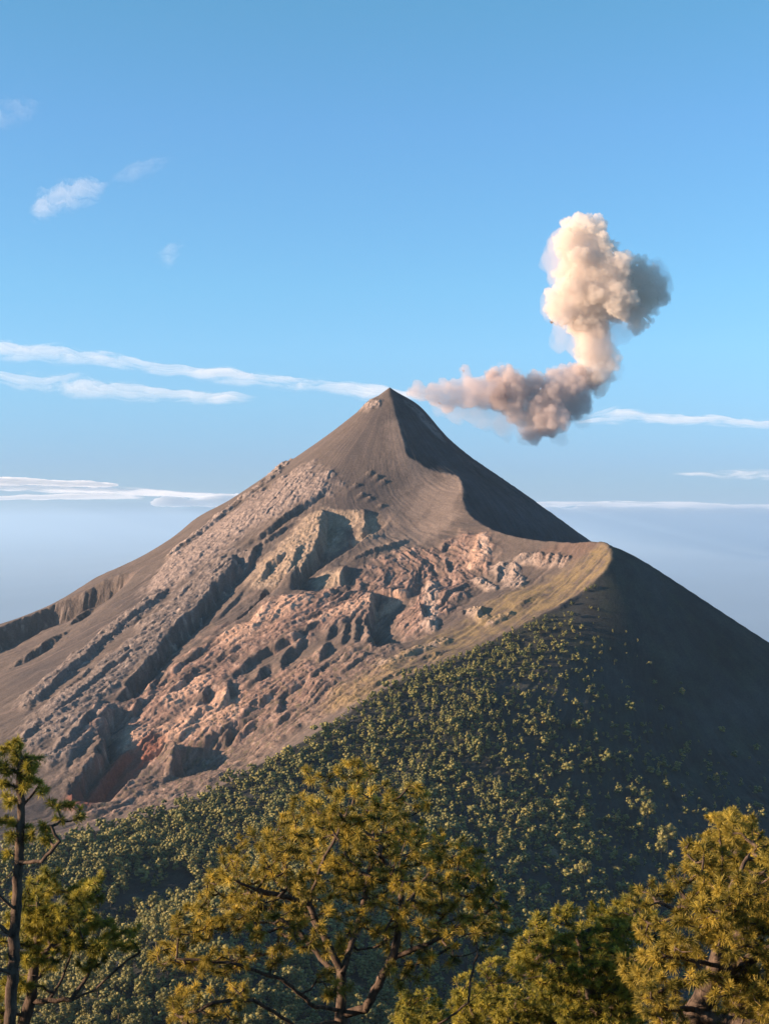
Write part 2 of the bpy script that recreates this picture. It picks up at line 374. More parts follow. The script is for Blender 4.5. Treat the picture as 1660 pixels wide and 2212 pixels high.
# streaks down the fall line and rubble
st1 = fbm(TH*34, RR/420, 4, 5, ridged=True); st2 = fbm(TH*110, RR/260, 3, 9); st3 = fbm(TH*260, RR/170, 2, 19)
rub = fbm(X/13+nz2, Y/13, 4, 23, gain=.6, ridged=True); rub2 = fbm(TH*95+nz1*.4, RR/60, 4, 29, gain=.6, ridged=True)
face = WL*sstep(rr1, 30, 250)*sstep(2600-rr1, 0, 400)
coarse = sstep(rr1, 250, 750)
Dd *= WL
Dd += face*(st1*6.5*coarse*(.34+pink*.8+lava*.8+borderrock*.6)+st2*(.9+1.2*rockm)+st3*.35)
fine = fbm(X/7, Y/7, 3, 33, gain=.6); big = fbm(TH*60+nz1*.5, RR/150, 4, 37, gain=.55, ridged=True)
mid = fbm(TH*62+nz1*.3, RR/330, 4, 38, gain=.55, ridged=True); sx = fbm(X/4.6, Y/4.6, 2, 35)
aniso = fbm(TH*135+nz1*.5, RR/75, 5, 95, gain=.6, ridged=True)
Dd += rockm*((rub*.7+rub2*.7+aniso*2.2)*(.6+.9*sstep(nz1+nz2*.5, -.3, .4))+fine*1.3+sx*1.2+big*2.0*(1-tan)+mid*4.4*(1-tan))
# dark side and forest slope: broad hollows and faint ribs
rr2 = np.hypot(X-390, Y-2530); th3 = np.arctan2(2530-Y, X-390)
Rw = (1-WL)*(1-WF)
Dd += Rw*(fbm(th1*40, rr1/500, 3, 41)*3.0+nz2*1.2+fbm(th1*110, rr1/150, 3, 42, ridged=True)*1.2)*sstep(rr1, 30, 200)+lip*(1-WL)*rub*5
fs = WF*sstep(rr2, 150, 520)
Dd += fs*(fbm(th3*22, rr2/500, 4, 43)*5+nz1*5+nz2*1.6+fbm(th3*70, rr2/200, 3, 44, ridged=True)*1.6)
Dd += fs*4*np.exp(-((np.mod(rr2+90*nz1, 260)-130)/10)**2)*sstep(rr2, 700, 900)   # faint benches
H0 = H
H = H+Dd*sstep(4200-np.hypot(X, Y-1500), 0, 800)*sstep(Y, 250, 900)
H += -sstep(np.hypot(X, Y-1600), 2500, 5000)*0+fbm(X/900, Y/900, 4, 61)*60*sstep(np.hypot(X, Y-1600), 2300, 4500)
def pick(m, c, col): 
    m = m[..., None]; return col*(1-m)+np.array(c, np.float32)*m
col = np.zeros(H.shape+(3,), np.float32)+np.array((.108,.086,.075), np.float32)
col = pick(sstep(st2+nz1*.6, -.5, .7)*.6, (.150,.120,.102), col)
col = pick(np.clip(darkash*sstep(st3+nz1, -.9, .4), 0, 1)*.9, (.078,.066,.064), col)
col = pick(sstep(fbm(TH*30, RR/420, 5, 91), .05, .4)*.6*(1-.5*rockm), (.080,.068,.065), col)
col = pick(sstep(fbm(TH*75, RR/300, 4, 97), .1, .45)*.45, (.21,.155,.13), col)
col = pick(warmridge*.7, (.27,.205,.165), col)
col = pick(pinkgrey*.85, (.30,.235,.205), col)
col = pick(rimrock*sstep(nz2+fine*.6, -.5, .3)*.85, (.30,.24,.21), col)
col = pick(borderrock*sstep(st2+nz2*.6, -.6, .6)*.8, (.27,.18,.14), col)
col = pick(lava*.8, (.20,.165,.15), col)
col = pick(pink*sstep(st2+nz2*.5, -.6, .5)*.9, (.32,.20,.155), col)
col = pick(np.clip(brightpink*sstep(rub2, -.8, .6), 0, 1), (.48,.31,.225), col)
col = pick(tan*.85, (.36,.27,.195), col)
col = pick(rockm*sstep(fine+nz2*.5, .15, .55)*.55, (.46,.36,.30), col)
col = pick(rockm*sstep(-fine+nz2*.5, .2, .6)*.55, (.12,.095,.085), col)
col = pick(pale*sstep(rub+fine*.6, -.2, .5)*.75, (.43,.33,.27), col)
col = pick(brownknoll*.5, (.16,.10,.075), col)
shrub = sstep(fbm(X/8, Y/8, 3, 93), .1, .4)
col = pick(np.clip(borderrock+grass, 0, 1)*shrub*.5, (.085,.085,.035), col)
col = pick(grass*sstep(nz2*1.3+st2*.8+fine*.5, -.9, .6)*.72, (.25,.18,.085), col)
col = pick(red*.85, (.215,.082,.058), col)
col = pick(crater*.5*sstep(rub, -.3, .5), (.22,.20,.19), col)
col = pick(Rw, (.030,.032,.036), col)  # right flank: shade put into the ash colour, darker and bluer than the lit ash
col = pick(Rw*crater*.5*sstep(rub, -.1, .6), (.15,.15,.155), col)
col = pick(WF, (.030,.031,.030), col)  # ground of the forest slope darkened too, its shade put into the colour
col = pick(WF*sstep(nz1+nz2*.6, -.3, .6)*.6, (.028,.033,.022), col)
bench = sstep(.12-np.abs(np.mod(H/38+nz1*.5+X/900, 1)-.5), 0, .08)*sstep(2050-Y, 0, 250)*sstep(nz2+fine*.5, -.1, .5)
col = pick(WF*bench*.7, (.17,.12,.075), col)
rill = fbm(th3*60, rr2/240, 4, 47, ridged=True); patch = fbm(X/120, Y/120, 4, 49)
col = col*(1+(WF+Rw)*np.clip(rill*.35+patch*.7+nz2*.25, -.55, .9))[..., None]
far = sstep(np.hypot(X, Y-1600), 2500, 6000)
col = pick(far, (.27,.35,.42), col)  # lowland mist and haze put into the far ground's colour
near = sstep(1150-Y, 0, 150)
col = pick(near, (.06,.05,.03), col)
col *= (1+.16*nz2+.10*st3)[..., None]
col = np.clip(col*(1-.08*WL[..., None]), .01, .8)
print('terrain arrays', time.time()-T0)

def terrain_material():
    m, t = new_mat('volcanic_ground')
    at = nd(t, 'ShaderNodeAttribute', attribute_name='rock_colour'); ar = nd(t, 'ShaderNodeAttribute', attribute_name='roughness_mask')
    tc = nd(t, 'ShaderNodeTexCoord')
    n1 = nd(t, 'ShaderNodeTexNoise', Scale=.35, Detail=6.0, Roughness=.65); n2 = nd(t, 'ShaderNodeTexNoise', Scale=.09, Detail=4.0, Roughness=.6)
    t.links.new(tc.outputs['Object'], n1.inputs['Vector']); t.links.new(tc.outputs['Object'], n2.inputs['Vector'])
    mr = nd(t, 'ShaderNodeMapRange'); mr.inputs['From Min'].default_value = .3; mr.inputs['From Max'].default_value = .7; mr.inputs['To Min'].default_value = .72; mr.inputs['To Max'].default_value = 1.28
    t.links.new(n1.outputs[0], mr.inputs[0])
    vm = nd(t, 'ShaderNodeVectorMath', operation='SCALE'); t.links.new(at.outputs['Color'], vm.inputs[0]); t.links.new(mr.outputs[0], vm.inputs['Scale'])
    b = nd(t, 'ShaderNodeBsdfPrincipled', Roughness=.95); b.inputs['Specular IOR Level'].default_value = .1
    t.links.new(vm.outputs[0], b.inputs['Base Color'])
    ml = nd(t, 'ShaderNodeMath', operation='MULTIPLY_ADD'); ml.inputs[1].default_value = 1.0; ml.inputs[2].default_value = .25
    t.links.new(ar.outputs['Fac'], ml.inputs[0])
    bp = nd(t, 'ShaderNodeBump', Strength=.8, Distance=2.2); 
    ad = nd(t, 'ShaderNodeMath', operation='ADD'); t.links.new(n1.outputs[0], ad.inputs[0]); t.links.new(n2.outputs[0], ad.inputs[1])
    m2 = nd(t, 'ShaderNodeMath', operation='MULTIPLY'); t.links.new(ad.outputs[0], m2.inputs[0]); t.links.new(ml.outputs[0], m2.inputs[1])
    t.links.new(m2.outputs[0], bp.inputs['Height']); t.links.new(bp.outputs[0], b.inputs['Normal'])
    o = nd(t, 'ShaderNodeOutputMaterial'); t.links.new(b.outputs[0], o.inputs[0])
    return m
GM = terrain_material()
IDX = np.arange(H.size).reshape(H.shape)
QUADS = np.stack([IDX[:-1,:-1], IDX[:-1,1:], IDX[1:,1:], IDX[1:,:-1]], -1).reshape(-1, 4)
hr = (rockm+.15*face)*sstep(3600-np.hypot(X, Y-1600), 0, 200)*WL
XJ = X+hr*(gnoise(X/9+H/7, Y/9, 101)*3+gnoise(X/4+H/3, Y/4, 103)*1.6); YJ = Y+hr*(gnoise(X/9, Y/9+H/7, 105)*3+gnoise(X/4, Y/4+H/3, 107)*1.6)
VCO = np.stack([XJ, YJ, H], -1).reshape(-1, 3).astype(np.float32)
def sub_mesh(name, qmask, mat):
    q = QUADS[qmask]; used = np.zeros(len(VCO), bool); used[q.ravel()] = True
    remap = np.cumsum(used)-1; qq = remap[q]; co = VCO[used]
    me = bpy.data.meshes.new(name)
    me.vertices.add(len(co)); me.vertices.foreach_set('co', co.ravel())
    me.loops.add(qq.size); me.loops.foreach_set('vertex_index', qq.ravel().astype(np.int32))
    me.polygons.add(len(qq)); me.polygons.foreach_set('loop_start', np.arange(0, qq.size, 4, dtype=np.int32))
    me.update(calc_edges=True)
    a = me.attributes.new('rock_colour', 'FLOAT_COLOR', 'POINT')
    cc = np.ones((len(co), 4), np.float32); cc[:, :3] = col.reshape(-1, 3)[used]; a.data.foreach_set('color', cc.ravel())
    a = me.attributes.new('roughness_mask', 'FLOAT', 'POINT'); a.data.foreach_set('value', rockm.ravel()[used].astype(np.float32))
    me.shade_smooth(); me.materials.append(mat)
    o = bpy.data.objects.new(name, me); C.objects.link(o); return o
qx = X[:-1,:-1].ravel(); qy = Y[:-1,:-1].ravel(); qF = (WF[:-1,:-1].ravel() > .5)
dist0 = np.hypot(qx, qy-1600)
is_far = dist0 > 3600
is_forest = qF & ~is_far & (qy > 1150)
is_near = ~is_far & (qy <= 1150)
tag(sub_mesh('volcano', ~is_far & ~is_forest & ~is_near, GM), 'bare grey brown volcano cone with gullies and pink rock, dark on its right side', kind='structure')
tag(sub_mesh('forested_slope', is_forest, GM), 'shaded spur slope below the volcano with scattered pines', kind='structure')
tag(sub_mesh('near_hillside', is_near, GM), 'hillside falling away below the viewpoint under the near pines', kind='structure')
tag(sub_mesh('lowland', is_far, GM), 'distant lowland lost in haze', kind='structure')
print('terrain built', time.time()-T0)
def ground_z(x, y):
    """bilinear height of the finished terrain"""
    x = np.asarray(x, np.float64); y = np.asarray(y, np.float64)
    i = np.clip(np.searchsorted(xs, x)-1, 0, len(xs)-2); j = np.clip(np.searchsorted(ys, y)-1, 0, len(ys)-2)
    fx = (x-xs[i])/(xs[i+1]-xs[i]); fy = (y-ys[j])/(ys[j+1]-ys[j])
    return H[j,i]*(1-fx)*(1-fy)+H[j,i+1]*fx*(1-fy)+H[j+1,i]*(1-fx)*fy+H[j+1,i+1]*fx*fy
# ------------------------------------------------------------------ haze
def box_mesh(name, lo, hi, mat):
    v = [(x, y, z) for x in (lo[0], hi[0]) for y in (lo[1], hi[1]) for z in (lo[2], hi[2])]
    f = [(0,1,3,2),(4,6,7,5),(0,4,5,1),(2,3,7,6),(0,2,6,4),(1,5,7,3)]
    me = bpy.data.meshes.new(name); me.from_pydata(v, [], f); me.materials.append(mat)
    o = bpy.data.objects.new(name, me); C.objects.link(o); return o
hm, t = new_mat('thin_air_haze')
hv = nd(t, 'ShaderNodeVolumePrincipled'); hv.inputs['Color'].default_value = (.46,.66,.86,1); hv.inputs['Density'].default_value = 1.7e-5; hv.inputs['Anisotropy'].default_value = .2
o = nd(t, 'ShaderNodeOutputMaterial'); t.links.new(hv.outputs[0], o.inputs['Volume'])
ex = float(xs[-1])+500; ey = float(ys[-1])+500
tag(box_mesh('haze', (float(xs[0])-500, float(ys[0])-500, -2460.), (ex, ey, 745.), hm), 'pale blue haze over the lowland', kind='stuff')

# ------------------------------------------------------------------ clouds
def cloud_mat(name, dens):
    m, t = new_mat(name)
    v = nd(t, 'ShaderNodeVolumePrincipled'); v.inputs['Color'].default_value = (1, .99, .98, 1); v.inputs['Density'].default_value = dens; v.inputs['Anisotropy'].default_value = 0
    tr = nd(t, 'ShaderNodeBsdfTransparent'); df = nd(t, 'ShaderNodeBsdfDiffuse'); mx = nd(t, 'ShaderNodeMixShader'); mx.inputs[0].default_value = .004
    t.links.new(tr.outputs[0], mx.inputs[1]); t.links.new(df.outputs[0], mx.inputs[2])
    o = nd(t, 'ShaderNodeOutputMaterial'); t.links.new(mx.outputs[0], o.inputs[0]); t.links.new(v.outputs[0], o.inputs['Volume']); return m
def cloud(name, label, pts, alt, op, thick, streak, puffy=0, cat='cloud', tail=.12):
    """a lens of cloud at height alt whose middle line runs through the sight lines (u, v) with half-height w"""
    nU = 520; nV = 44; P0 = np.array(pts, float); t = np.linspace(0, 1, nU)*(len(P0)-1)
    u = np.interp(t, range(len(P0)), P0[:, 0]); v = np.interp(t, range(len(P0)), P0[:, 1]); w = np.interp(t, range(len(P0)), P0[:, 2])
    ker = np.hanning(41); ker /= ker.sum(); sm = lambda q: np.convolve(np.pad(q, 20, mode='edge'), ker, 'valid')
    u, v, w = u, sm(v), sm(w)
    s = np.linspace(-1, 1, nV)[:, None]; tt = np.linspace(0, 1, nU)[None, :]
    su = (u-u[0])[None, :]/60.0; sd0 = int(alt)
    v2 = v[None, :]+s*w[None, :]*1.35*(1+.5*gnoise(su*.8+0*s, s*0+7.3, sd0))+gnoise(su*1.3+0*s, s*0+3.3, sd0)*w.mean()*.35
    D = alt*F/(V0-v2); G = np.stack([(u[None, :]-U0)/F*D, D, np.full(D.shape, float(alt))], -1)
    E = np.clip(1-s*s, 0, 1)**(1.1 if puffy else 1.8)*np.clip(np.minimum(tt, 1-tt)/tail, 0, 1)
    px_, py_ = su*streak[0], s*streak[1]+su*streak[2]
    nz = fbm(px_+fbm(px_*.7, py_*.7, 2, sd0+5)*.8, py_+fbm(px_*1.1+9, py_*.5, 2, sd0+6)*.7, 6, sd0+9, gain=.68)
    K = np.clip(E*(.75+.25*puffy)+nz*(1.1+.0*puffy)*np.sqrt(E)-.16, 0, 1)
    if not puffy: K = K**1.9
    th = K*thick
    up = G.copy(); up[..., 2] += th; lo = G.copy(); lo[..., 2] -= th*.3+.5
    c0 = G.reshape(-1, 3).mean(0); co = np.concatenate([up.reshape(-1, 3), lo.reshape(-1, 3)])-c0
    idx = np.arange(nU*nV).reshape(nV, nU); q = np.stack([idx[:-1,:-1], idx[:-1,1:], idx[1:,1:], idx[1:,:-1]], -1).reshape(-1, 4)
    kq = (th[:-1,:-1]+th[:-1,1:]+th[1:,1:]+th[1:,:-1]).ravel() > 0          # only where there is vapour
    q = q[kq]; used = np.zeros(2*nU*nV, bool)
    # rim walls where the vapour ends
    kk2 = kq.reshape(nV-1, nU-1); pad = np.pad(kk2, 1); walls = []
    for j, i in zip(*np.nonzero(kk2)):
        a_, b_, c_, d_ = idx[j, i], idx[j, i+1], idx[j+1, i+1], idx[j+1, i]
        if not pad[j, i+1]: walls.append((b_, a_))
        if not pad[j+1, i+2]: walls.append((c_, b_))
        if not pad[j+2, i+1]: walls.append((d_, c_))
        if not pad[j+1, i]: walls.append((a_, d_))
    N0 = nU*nV; wq = np.array([(a_, b_, b_+N0, a_+N0) for a_, b_ in walls]).reshape(-1, 4)
    f = np.concatenate([q, q[:, ::-1]+N0, wq]); used[f.ravel()] = True; rm = np.cumsum(used)-1
    me = bpy.data.meshes.new(name); me.from_pydata(co[used].tolist(), [], rm[f].tolist()); me.shade_smooth()
    me.materials.append(cloud_mat(name+'_vapour', op))
    o = bpy.data.objects.new(name, me); o.location = c0; C.objects.link(o); return tag(o, label, cat)
ST = (.45, 1.6, .1); PU = (2.2, 1.2, 0); WI = (1.2, 2.6, -1.0)
cloud('cirrus_streak', 'long white cloud streak running from the left edge to the summit', [(-160,738,26),(0,748,26),(60,757,24),(200,775,20),(400,802,18),(600,824,16),(860,852,15),(1000,862,10)], 4200, .00055, 190, ST)
cloud('cirrus_streak', 'shorter white streak below the long one on the left', [(-120,805,12),(0,814,16),(100,828,26),(180,836,28),(300,848,22),(450,860,16),(570,862,9)], 3900, .0004, 190, ST)
cloud('cirrus_streak', 'white streak right of the smoke, reaching the right edge', [(1230,912,10),(1330,897,20),(1450,903,15),(1700,920,10),(1900,935,8)], 3000, .0005, 140, ST)
cloud('cirrus_streak', 'faint thin streak near the right edge under the brighter one', [(1440,1022,7),(1560,1024,11),(1660,1026,12),(1850,1030,10)], 2200, .0004, 60, ST)
cloud('wispy_cloud', 'small torn white wisp high on the left', [(55,450,20),(90,442,44),(140,420,52),(200,412,34),(250,396,16)], 6200, .0004, 280, WI, tail=.2)
cloud('wispy_cloud', 'faint thin veil trailing up right of the torn wisp', [(215,402,14),(290,370,22),(390,335,16)], 6400, .00018, 160, WI, tail=.3)
cloud('wispy_cloud', 'faint wisp cut by the left edge above the torn one', [(-80,262,36),(20,248,40),(110,226,18)], 6800, .00018, 200, WI, tail=.3)
cloud('wispy_cloud', 'tiny faint puff right of and below the torn wisp', [(330,558,12),(370,545,30),(405,528,12)], 6000, .00022, 160, WI, tail=.4)
cloud('low_cloud', 'thin row of tiny clouds low on the left, uppermost of the low ones', [(-150,1036,6),(60,1041,7),(200,1046,6),(260,1048,3)], 1500, .0040, 90, PU, puffy=1)
cloud('low_cloud', 'flat faint cloud band low on the left between two brighter rows', [(-150,1052,5),(100,1055,8),(330,1064,9),(520,1075,7),(700,1082,3)], 1300, .0020, 60, ST)
cloud('low_cloud', 'flat white cloud row low at the left edge', [(-200,1078,5),(0,1076,7),(180,1071,7),(330,1075,4)], 1150, .0040, 70, ST)
cloud('low_cloud', 'bright pair of cloud tops touching the left flank of the volcano', [(320,1085,5),(380,1083,9),(425,1085,6),(480,1080,11),(560,1078,12),(680,1080,6)], 1000, .0060, 160, PU, puffy=1)
cloud('low_cloud', 'thin upper line of the cloud bank right of the volcano', [(1050,1090,3),(1250,1088,6),(1500,1093,8),(1750,1098,6)], 900, .0060, 60, ST)
cloud('low_cloud', 'soft cloud bank low on the right behind the volcano', [(1050,1106,6),(1300,1104,9),(1500,1106,9),(1800,1108,8)], 800, .0120, 90, PU, puffy=.5)
# ------------------------------------------------------------------ ash plume
from mathutils import noise as mn
SD = 3300.0
def drop_bits(me):
    '''keep only the largest connected piece'''
    import bmesh
    bm = bmesh.new(); bm.from_mesh(me); seen = set(); best = []
    for v0 in bm.verts:
        if v0 in seen: continue
        st = [v0]; seen.add(v0); grp = []
        while st:
            q = st.pop(); grp.append(q)
            for e in q.link_edges:
                w_ = e.other_vert(q)
                if w_ not in seen: seen.add(w_); st.append(w_)
        if len(grp) > len(best): best = grp
    kp = set(best); bmesh.ops.delete(bm, geom=[v for v in bm.verts if v not in kp], context='VERTS'); bm.to_mesh(me); bm.free()
def icos(spheres, name, voxel, seed, d0=SD):
    """lumpy closed surface from a list of (u, v, radius, depth offset); returns a mesh"""
    import bmesh
    bm = bmesh.new()
    for (u, v, r, dy) in spheres:
        c = P(u, v, d0); k = d0/F
        bmesh.ops.create_icosphere(bm, subdivisions=3, radius=r*k, matrix=Matrix.Translation((c[0], c[1]+dy, c[2])))
    me = bpy.data.meshes.new(name); bm.to_mesh(me); bm.free()
    o = bpy.data.objects.new(name, me); C.objects.link(o)
    md = o.modifiers.new('r', 'REMESH'); md.mode = 'VOXEL'; md.voxel_size = voxel
    dg = bpy.context.evaluated_depsgraph_get(); me2 = bpy.data.meshes.new_from_object(o.evaluated_get(dg))
    o.modifiers.clear(); o.data = me2; bpy.data.meshes.remove(me); me2.name = name
    drop_bits(me2)
    return o
def billow(o, steps):
    """push the surface out and in along its normals in rounded puffs"""
    me = o.data; n = len(me.vertices)
    for (amp, wl, off) in steps:
        co = np.zeros(n*3, np.float32); no = np.zeros(n*3, np.float32)
        me.vertices.foreach_get('co', co); me.vertex_normals.foreach_get('vector', no)
        co = co.reshape(-1, 3); no = no.reshape(-1, 3)
        d = np.empty(n, np.float32); q = co/wl+off
        for i in range(n):
            p = q[i]; d[i] = mn.voronoi((p[0], p[1], p[2]))[0][0]
        d = (.45-d)*amp*1.6
        me.vertices.foreach_set('co', (co+no*d[:, None]).ravel()); me.update()
    me.shade_smooth()
def puffs(base, n, seed, shrink=.55, spread=.9):
    """smaller spheres scattered over the surface of the big ones"""
    rng = random.Random(seed); out = list(base)
    for (u, v, r, dy) in base:
        for k in range(n):
            a = rng.uniform(0, 2*math.pi); z = rng.uniform(-1, 1); q = math.sqrt(1-z*z); R = r*spread
            rr = r*shrink*rng.uniform(.55, 1.1)
            out.append((u+R*q*math.cos(a)*.85, v+R*z*.85, rr, dy+R*q*math.sin(a)))
    return out
def smoke_mat(name, colr, dens, surf, scol, aniso=.0):
    m, t = new_mat(name)
    v = nd(t, 'ShaderNodeVolumePrincipled'); v.inputs['Color'].default_value = (*colr, 1); v.inputs['Density'].default_value = dens; v.inputs['Anisotropy'].default_value = aniso
    tr = nd(t, 'ShaderNodeBsdfTransparent'); df = nd(t, 'ShaderNodeBsdfDiffuse'); df.inputs[0].default_value = (*scol, 1)
    mx = nd(t, 'ShaderNodeMixShader'); mx.inputs[0].default_value = surf
    t.links.new(tr.outputs[0], mx.inputs[1]); t.links.new(df.outputs[0], mx.inputs[2])
    o = nd(t, 'ShaderNodeOutputMaterial'); t.links.new(mx.outputs[0], o.inputs[0]); t.links.new(v.outputs[0], o.inputs['Volume'])
    return m
head = [(1245,497,40,0),(1287,503,34,10),(1228,530,34,-10),(1300,545,42,0),(1250,575,52,10),(1310,590,50,-10),(1235,625,42,0),(1275,640,58,0),(1340,600,44,20),
        (1330,650,50,-20),(1385,590,38,40),(1420,592,30,60),(1428,625,28,50),(1390,635,42,30),(1370,680,34,0),(1392,695,16,-10),(1215,665,36,0),(1202,690,22,-10),(1255,690,34,10)]
neck = [(1272,705,40,0),(1282,740,44,0),(1288,775,44,5),(1285,805,38,0),(1295,840,20,0)]
arm = [(1245,825,36,0),(1205,820,28,0),(1195,855,40,0),(1150,835,30,10),(1240,865,34,10),(1165,895,40,0),(1150,928,24,0),(1200,905,30,-10),(1105,835,34,0),(1093,800,16,0),(1062,806,16,0),(1105,870,30,0)]
tail = [(1065,852,40,0),(1020,850,38,0),(978,852,32,0),(940,853,26,0),(908,852,20,-20),(880,850,13,-30),(1000,800,14,0),(1010,820,20,0)]
veil = [(1240,560,74,0),(1300,620,70,0),(1400,610,60,30),(1230,660,58,0),(1350,690,44,0),(1280,740,58,0),(1100,890,44,0),(1040,890,36,10),(985,885,30,0),(1140,935,28,0),(1200,935,26,0),(950,880,20,0),(1090,930,22,0),(1215,720,30,0),(1205,745,22,0),(1315,800,26,0),(1300,680,40,0),(1255,900,24,0)]
plume = icos(puffs(head+neck[:1], 6, 3), 'ash_plume', 2.8, 1)
billow(plume, [(20, 44, 3.1), (9, 18, 9.7), (5, 8, 4.4)])
plume.data.materials.append(smoke_mat('bright_ash', (.95,.875,.785), .046, .05, (.80,.68,.55)))
def child_smoke(name, sp, vox, st, mat):
    o = icos(sp, name, vox, 1); billow(o, st); o.data.materials.append(mat); o.parent = plume; return o
child_smoke('smoke_column', puffs(neck, 5, 4), 3.6, [(12, 34, 4.1), (6, 15, 1.7)], smoke_mat('warm_ash', (.94,.85,.76), .028, .06, (.80,.66,.54)))
child_smoke('dark_smoke', puffs([(a, b+2, r*1.1, d) for (a, b, r, d) in arm]+[(1120,905,26,0),(1085,855,30,0),(1185,925,26,0)], 7, 5), 3.4, [(16, 36, 2.1), (8, 15, 5.7)], smoke_mat('brown_ash', (.76,.67,.64), .042, .04, (.40,.32,.30)))
child_smoke('trailing_smoke', puffs(tail, 5, 6, .6, .9), 4.0, [(14, 36, 8.1), (6, 15, 2.2)], smoke_mat('trailing_ash', (.84,.71,.65), .024, .02, (.6,.45,.40)))
child_smoke('thin_smoke', puffs(veil+[(a, b, r*1.12, d) for (a, b, r, d) in arm], 5, 7, .55, .9), 4.5, [(11, 40, 5.1), (5, 18, 1.2)], smoke_mat('thin_ash', (.86,.78,.75), .0065, .01, (.6,.5,.45)))
tag(plume, 'cream coloured ash plume rising from the summit of the volcano and drifting right', 'ash plume')
print('smoke', time.time()-T0)
# ------------------------------------------------------------------ near pines
def foliage_mat(name, c1, c2, trans=.35):
    m, t = new_mat(name)
    at = nd(t, 'ShaderNodeAttribute', attribute_name='tone')
    mx = nd(t, 'ShaderNodeMix', data_type='RGBA'); mx.inputs[6].default_value = (*c1, 1); mx.inputs[7].default_value = (*c2, 1)
    t.links.new(at.outputs['Fac'], mx.inputs[0])
    d = nd(t, 'ShaderNodeBsdfPrincipled', Roughness=.55); d.inputs['Specular IOR Level'].default_value = .25
    tl = nd(t, 'ShaderNodeBsdfTranslucent'); ms = nd(t, 'ShaderNodeMixShader'); ms.inputs[0].default_value = trans
    t.links.new(mx.outputs[2], d.inputs['Base Color']); t.links.new(mx.outputs[2], tl.inputs[0])
    t.links.new(d.outputs[0], ms.inputs[1]); t.links.new(tl.outputs[0], ms.inputs[2])
    o = nd(t, 'ShaderNodeOutputMaterial'); t.links.new(ms.outputs[0], o.inputs[0]); return m
def bark_mat(name, c1, c2, sc):
    m, t = new_mat(name)
    tc = nd(t, 'ShaderNodeTexCoord'); mp = nd(t, 'ShaderNodeMapping'); mp.inputs['Scale'].default_value = (1, 1, .35)
    n = nd(t, 'ShaderNodeTexNoise', Scale=sc, Detail=6.0, Roughness=.7)
    t.links.new(tc.outputs['Object'], mp.inputs[0]); t.links.new(mp.outputs[0], n.inputs['Vector'])
    mx = nd(t, 'ShaderNodeMix', data_type='RGBA'); mx.inputs[6].default_value = (*c1, 1); mx.inputs[7].default_value = (*c2, 1)
    mr = nd(t, 'ShaderNodeMapRange'); mr.inputs['From Min'].default_value = .35; mr.inputs['From Max'].default_value = .65
    t.links.new(n.outputs[0], mr.inputs[0]); t.links.new(mr.outputs[0], mx.inputs[0])
    d = nd(t, 'ShaderNodeBsdfPrincipled', Roughness=.9); d.inputs['Specular IOR Level'].default_value = .15
    bp = nd(t, 'ShaderNodeBump', Strength=.9, Distance=.03); t.links.new(n.outputs[0], bp.inputs['Height']); t.links.new(bp.outputs[0], d.inputs['Normal'])
    t.links.new(mx.outputs[2], d.inputs['Base Color'])
    o = nd(t, 'ShaderNodeOutputMaterial'); t.links.new(d.outputs[0], o.inputs[0]); return m
NEEDLE_GOLD = foliage_mat('golden_needles', (.090,.088,.017), (.60,.44,.072))
NEEDLE_LIME = foliage_mat('bright_needles', (.105,.110,.018), (.54,.44,.065))
BARK = bark_mat('pine_bark', (.030,.022,.018), (.13,.092,.066), 9.0)
def raw_mesh(name, co, faces, mat, parent=None, tone=None, smooth=False):
    """faces: (n, k) index array"""
    me = bpy.data.meshes.new(name); co = np.asarray(co, np.float32); k = faces.shape[1]
    me.vertices.add(len(co)); me.vertices.foreach_set('co', co.ravel())
    me.loops.add(faces.size); me.loops.foreach_set('vertex_index', faces.ravel().astype(np.int32))
    me.polygons.add(len(faces)); me.polygons.foreach_set('loop_start', np.arange(0, faces.size, k, dtype=np.int32))
    me.update(calc_edges=True)
    if tone is not None:
        a = me.attributes.new('tone', 'FLOAT', 'POINT'); a.data.foreach_set('value', np.asarray(tone, np.float32))
    if smooth: me.shade_smooth()
    me.materials.append(mat)
    o = bpy.data.objects.new(name, me); C.objects.link(o)
    if parent is not None: o.parent = parent
    return o
def unit(v): return v/np.maximum(np.linalg.norm(v, axis=-1, keepdims=True), 1e-9)
def needles(rng, tips, axes, n, ln, wd):
    """needle bursts: tips (m,3) twig ends, axes (m,3) twig directions"""
    m = len(tips)
    size = rng.uniform(.75, 1.25, (m, 1, 1))
    dirs = unit(rng.normal(size=(m, n, 3))+axes[:, None, :]*1.0)
    back = rng.uniform(0, 1, (m, n, 1))**1.5
    base = tips[:, None, :]-axes[:, None, :]*back*ln*.9*size
    L = ln*size*rng.uniform(.7, 1.1, (m, n, 1))
    side = unit(np.cross(dirs, rng.normal(size=(m, n, 3))))*wd
    mid = base+dirs*L*.55; tip = base+dirs*L+np.array([0, 0, -1.0])*L*.10
    v = np.stack([base-side*.5, base+side*.5, mid+side*.6, mid-side*.6, tip+side*.2, tip-side*.2], 2)      # m,n,6,3
    v = v.reshape(-1, 3); b = np.arange(m*n)[:, None]*6
    f = np.concatenate([b+np.array([[0,1,2,3]]), b+np.array([[3,2,4,5]])], 0)
    tt = np.clip(rng.normal(.38, .22, (m, 1))+rng.normal(0, .12, (m, n)), 0, 1)
    tt = np.where(rng.uniform(0, 1, (m, 1)) < .07, np.clip(tt+.5, 0, 1), tt)
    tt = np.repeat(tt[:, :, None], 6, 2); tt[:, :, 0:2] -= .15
    return v, f, np.clip(tt, 0, 1).ravel()
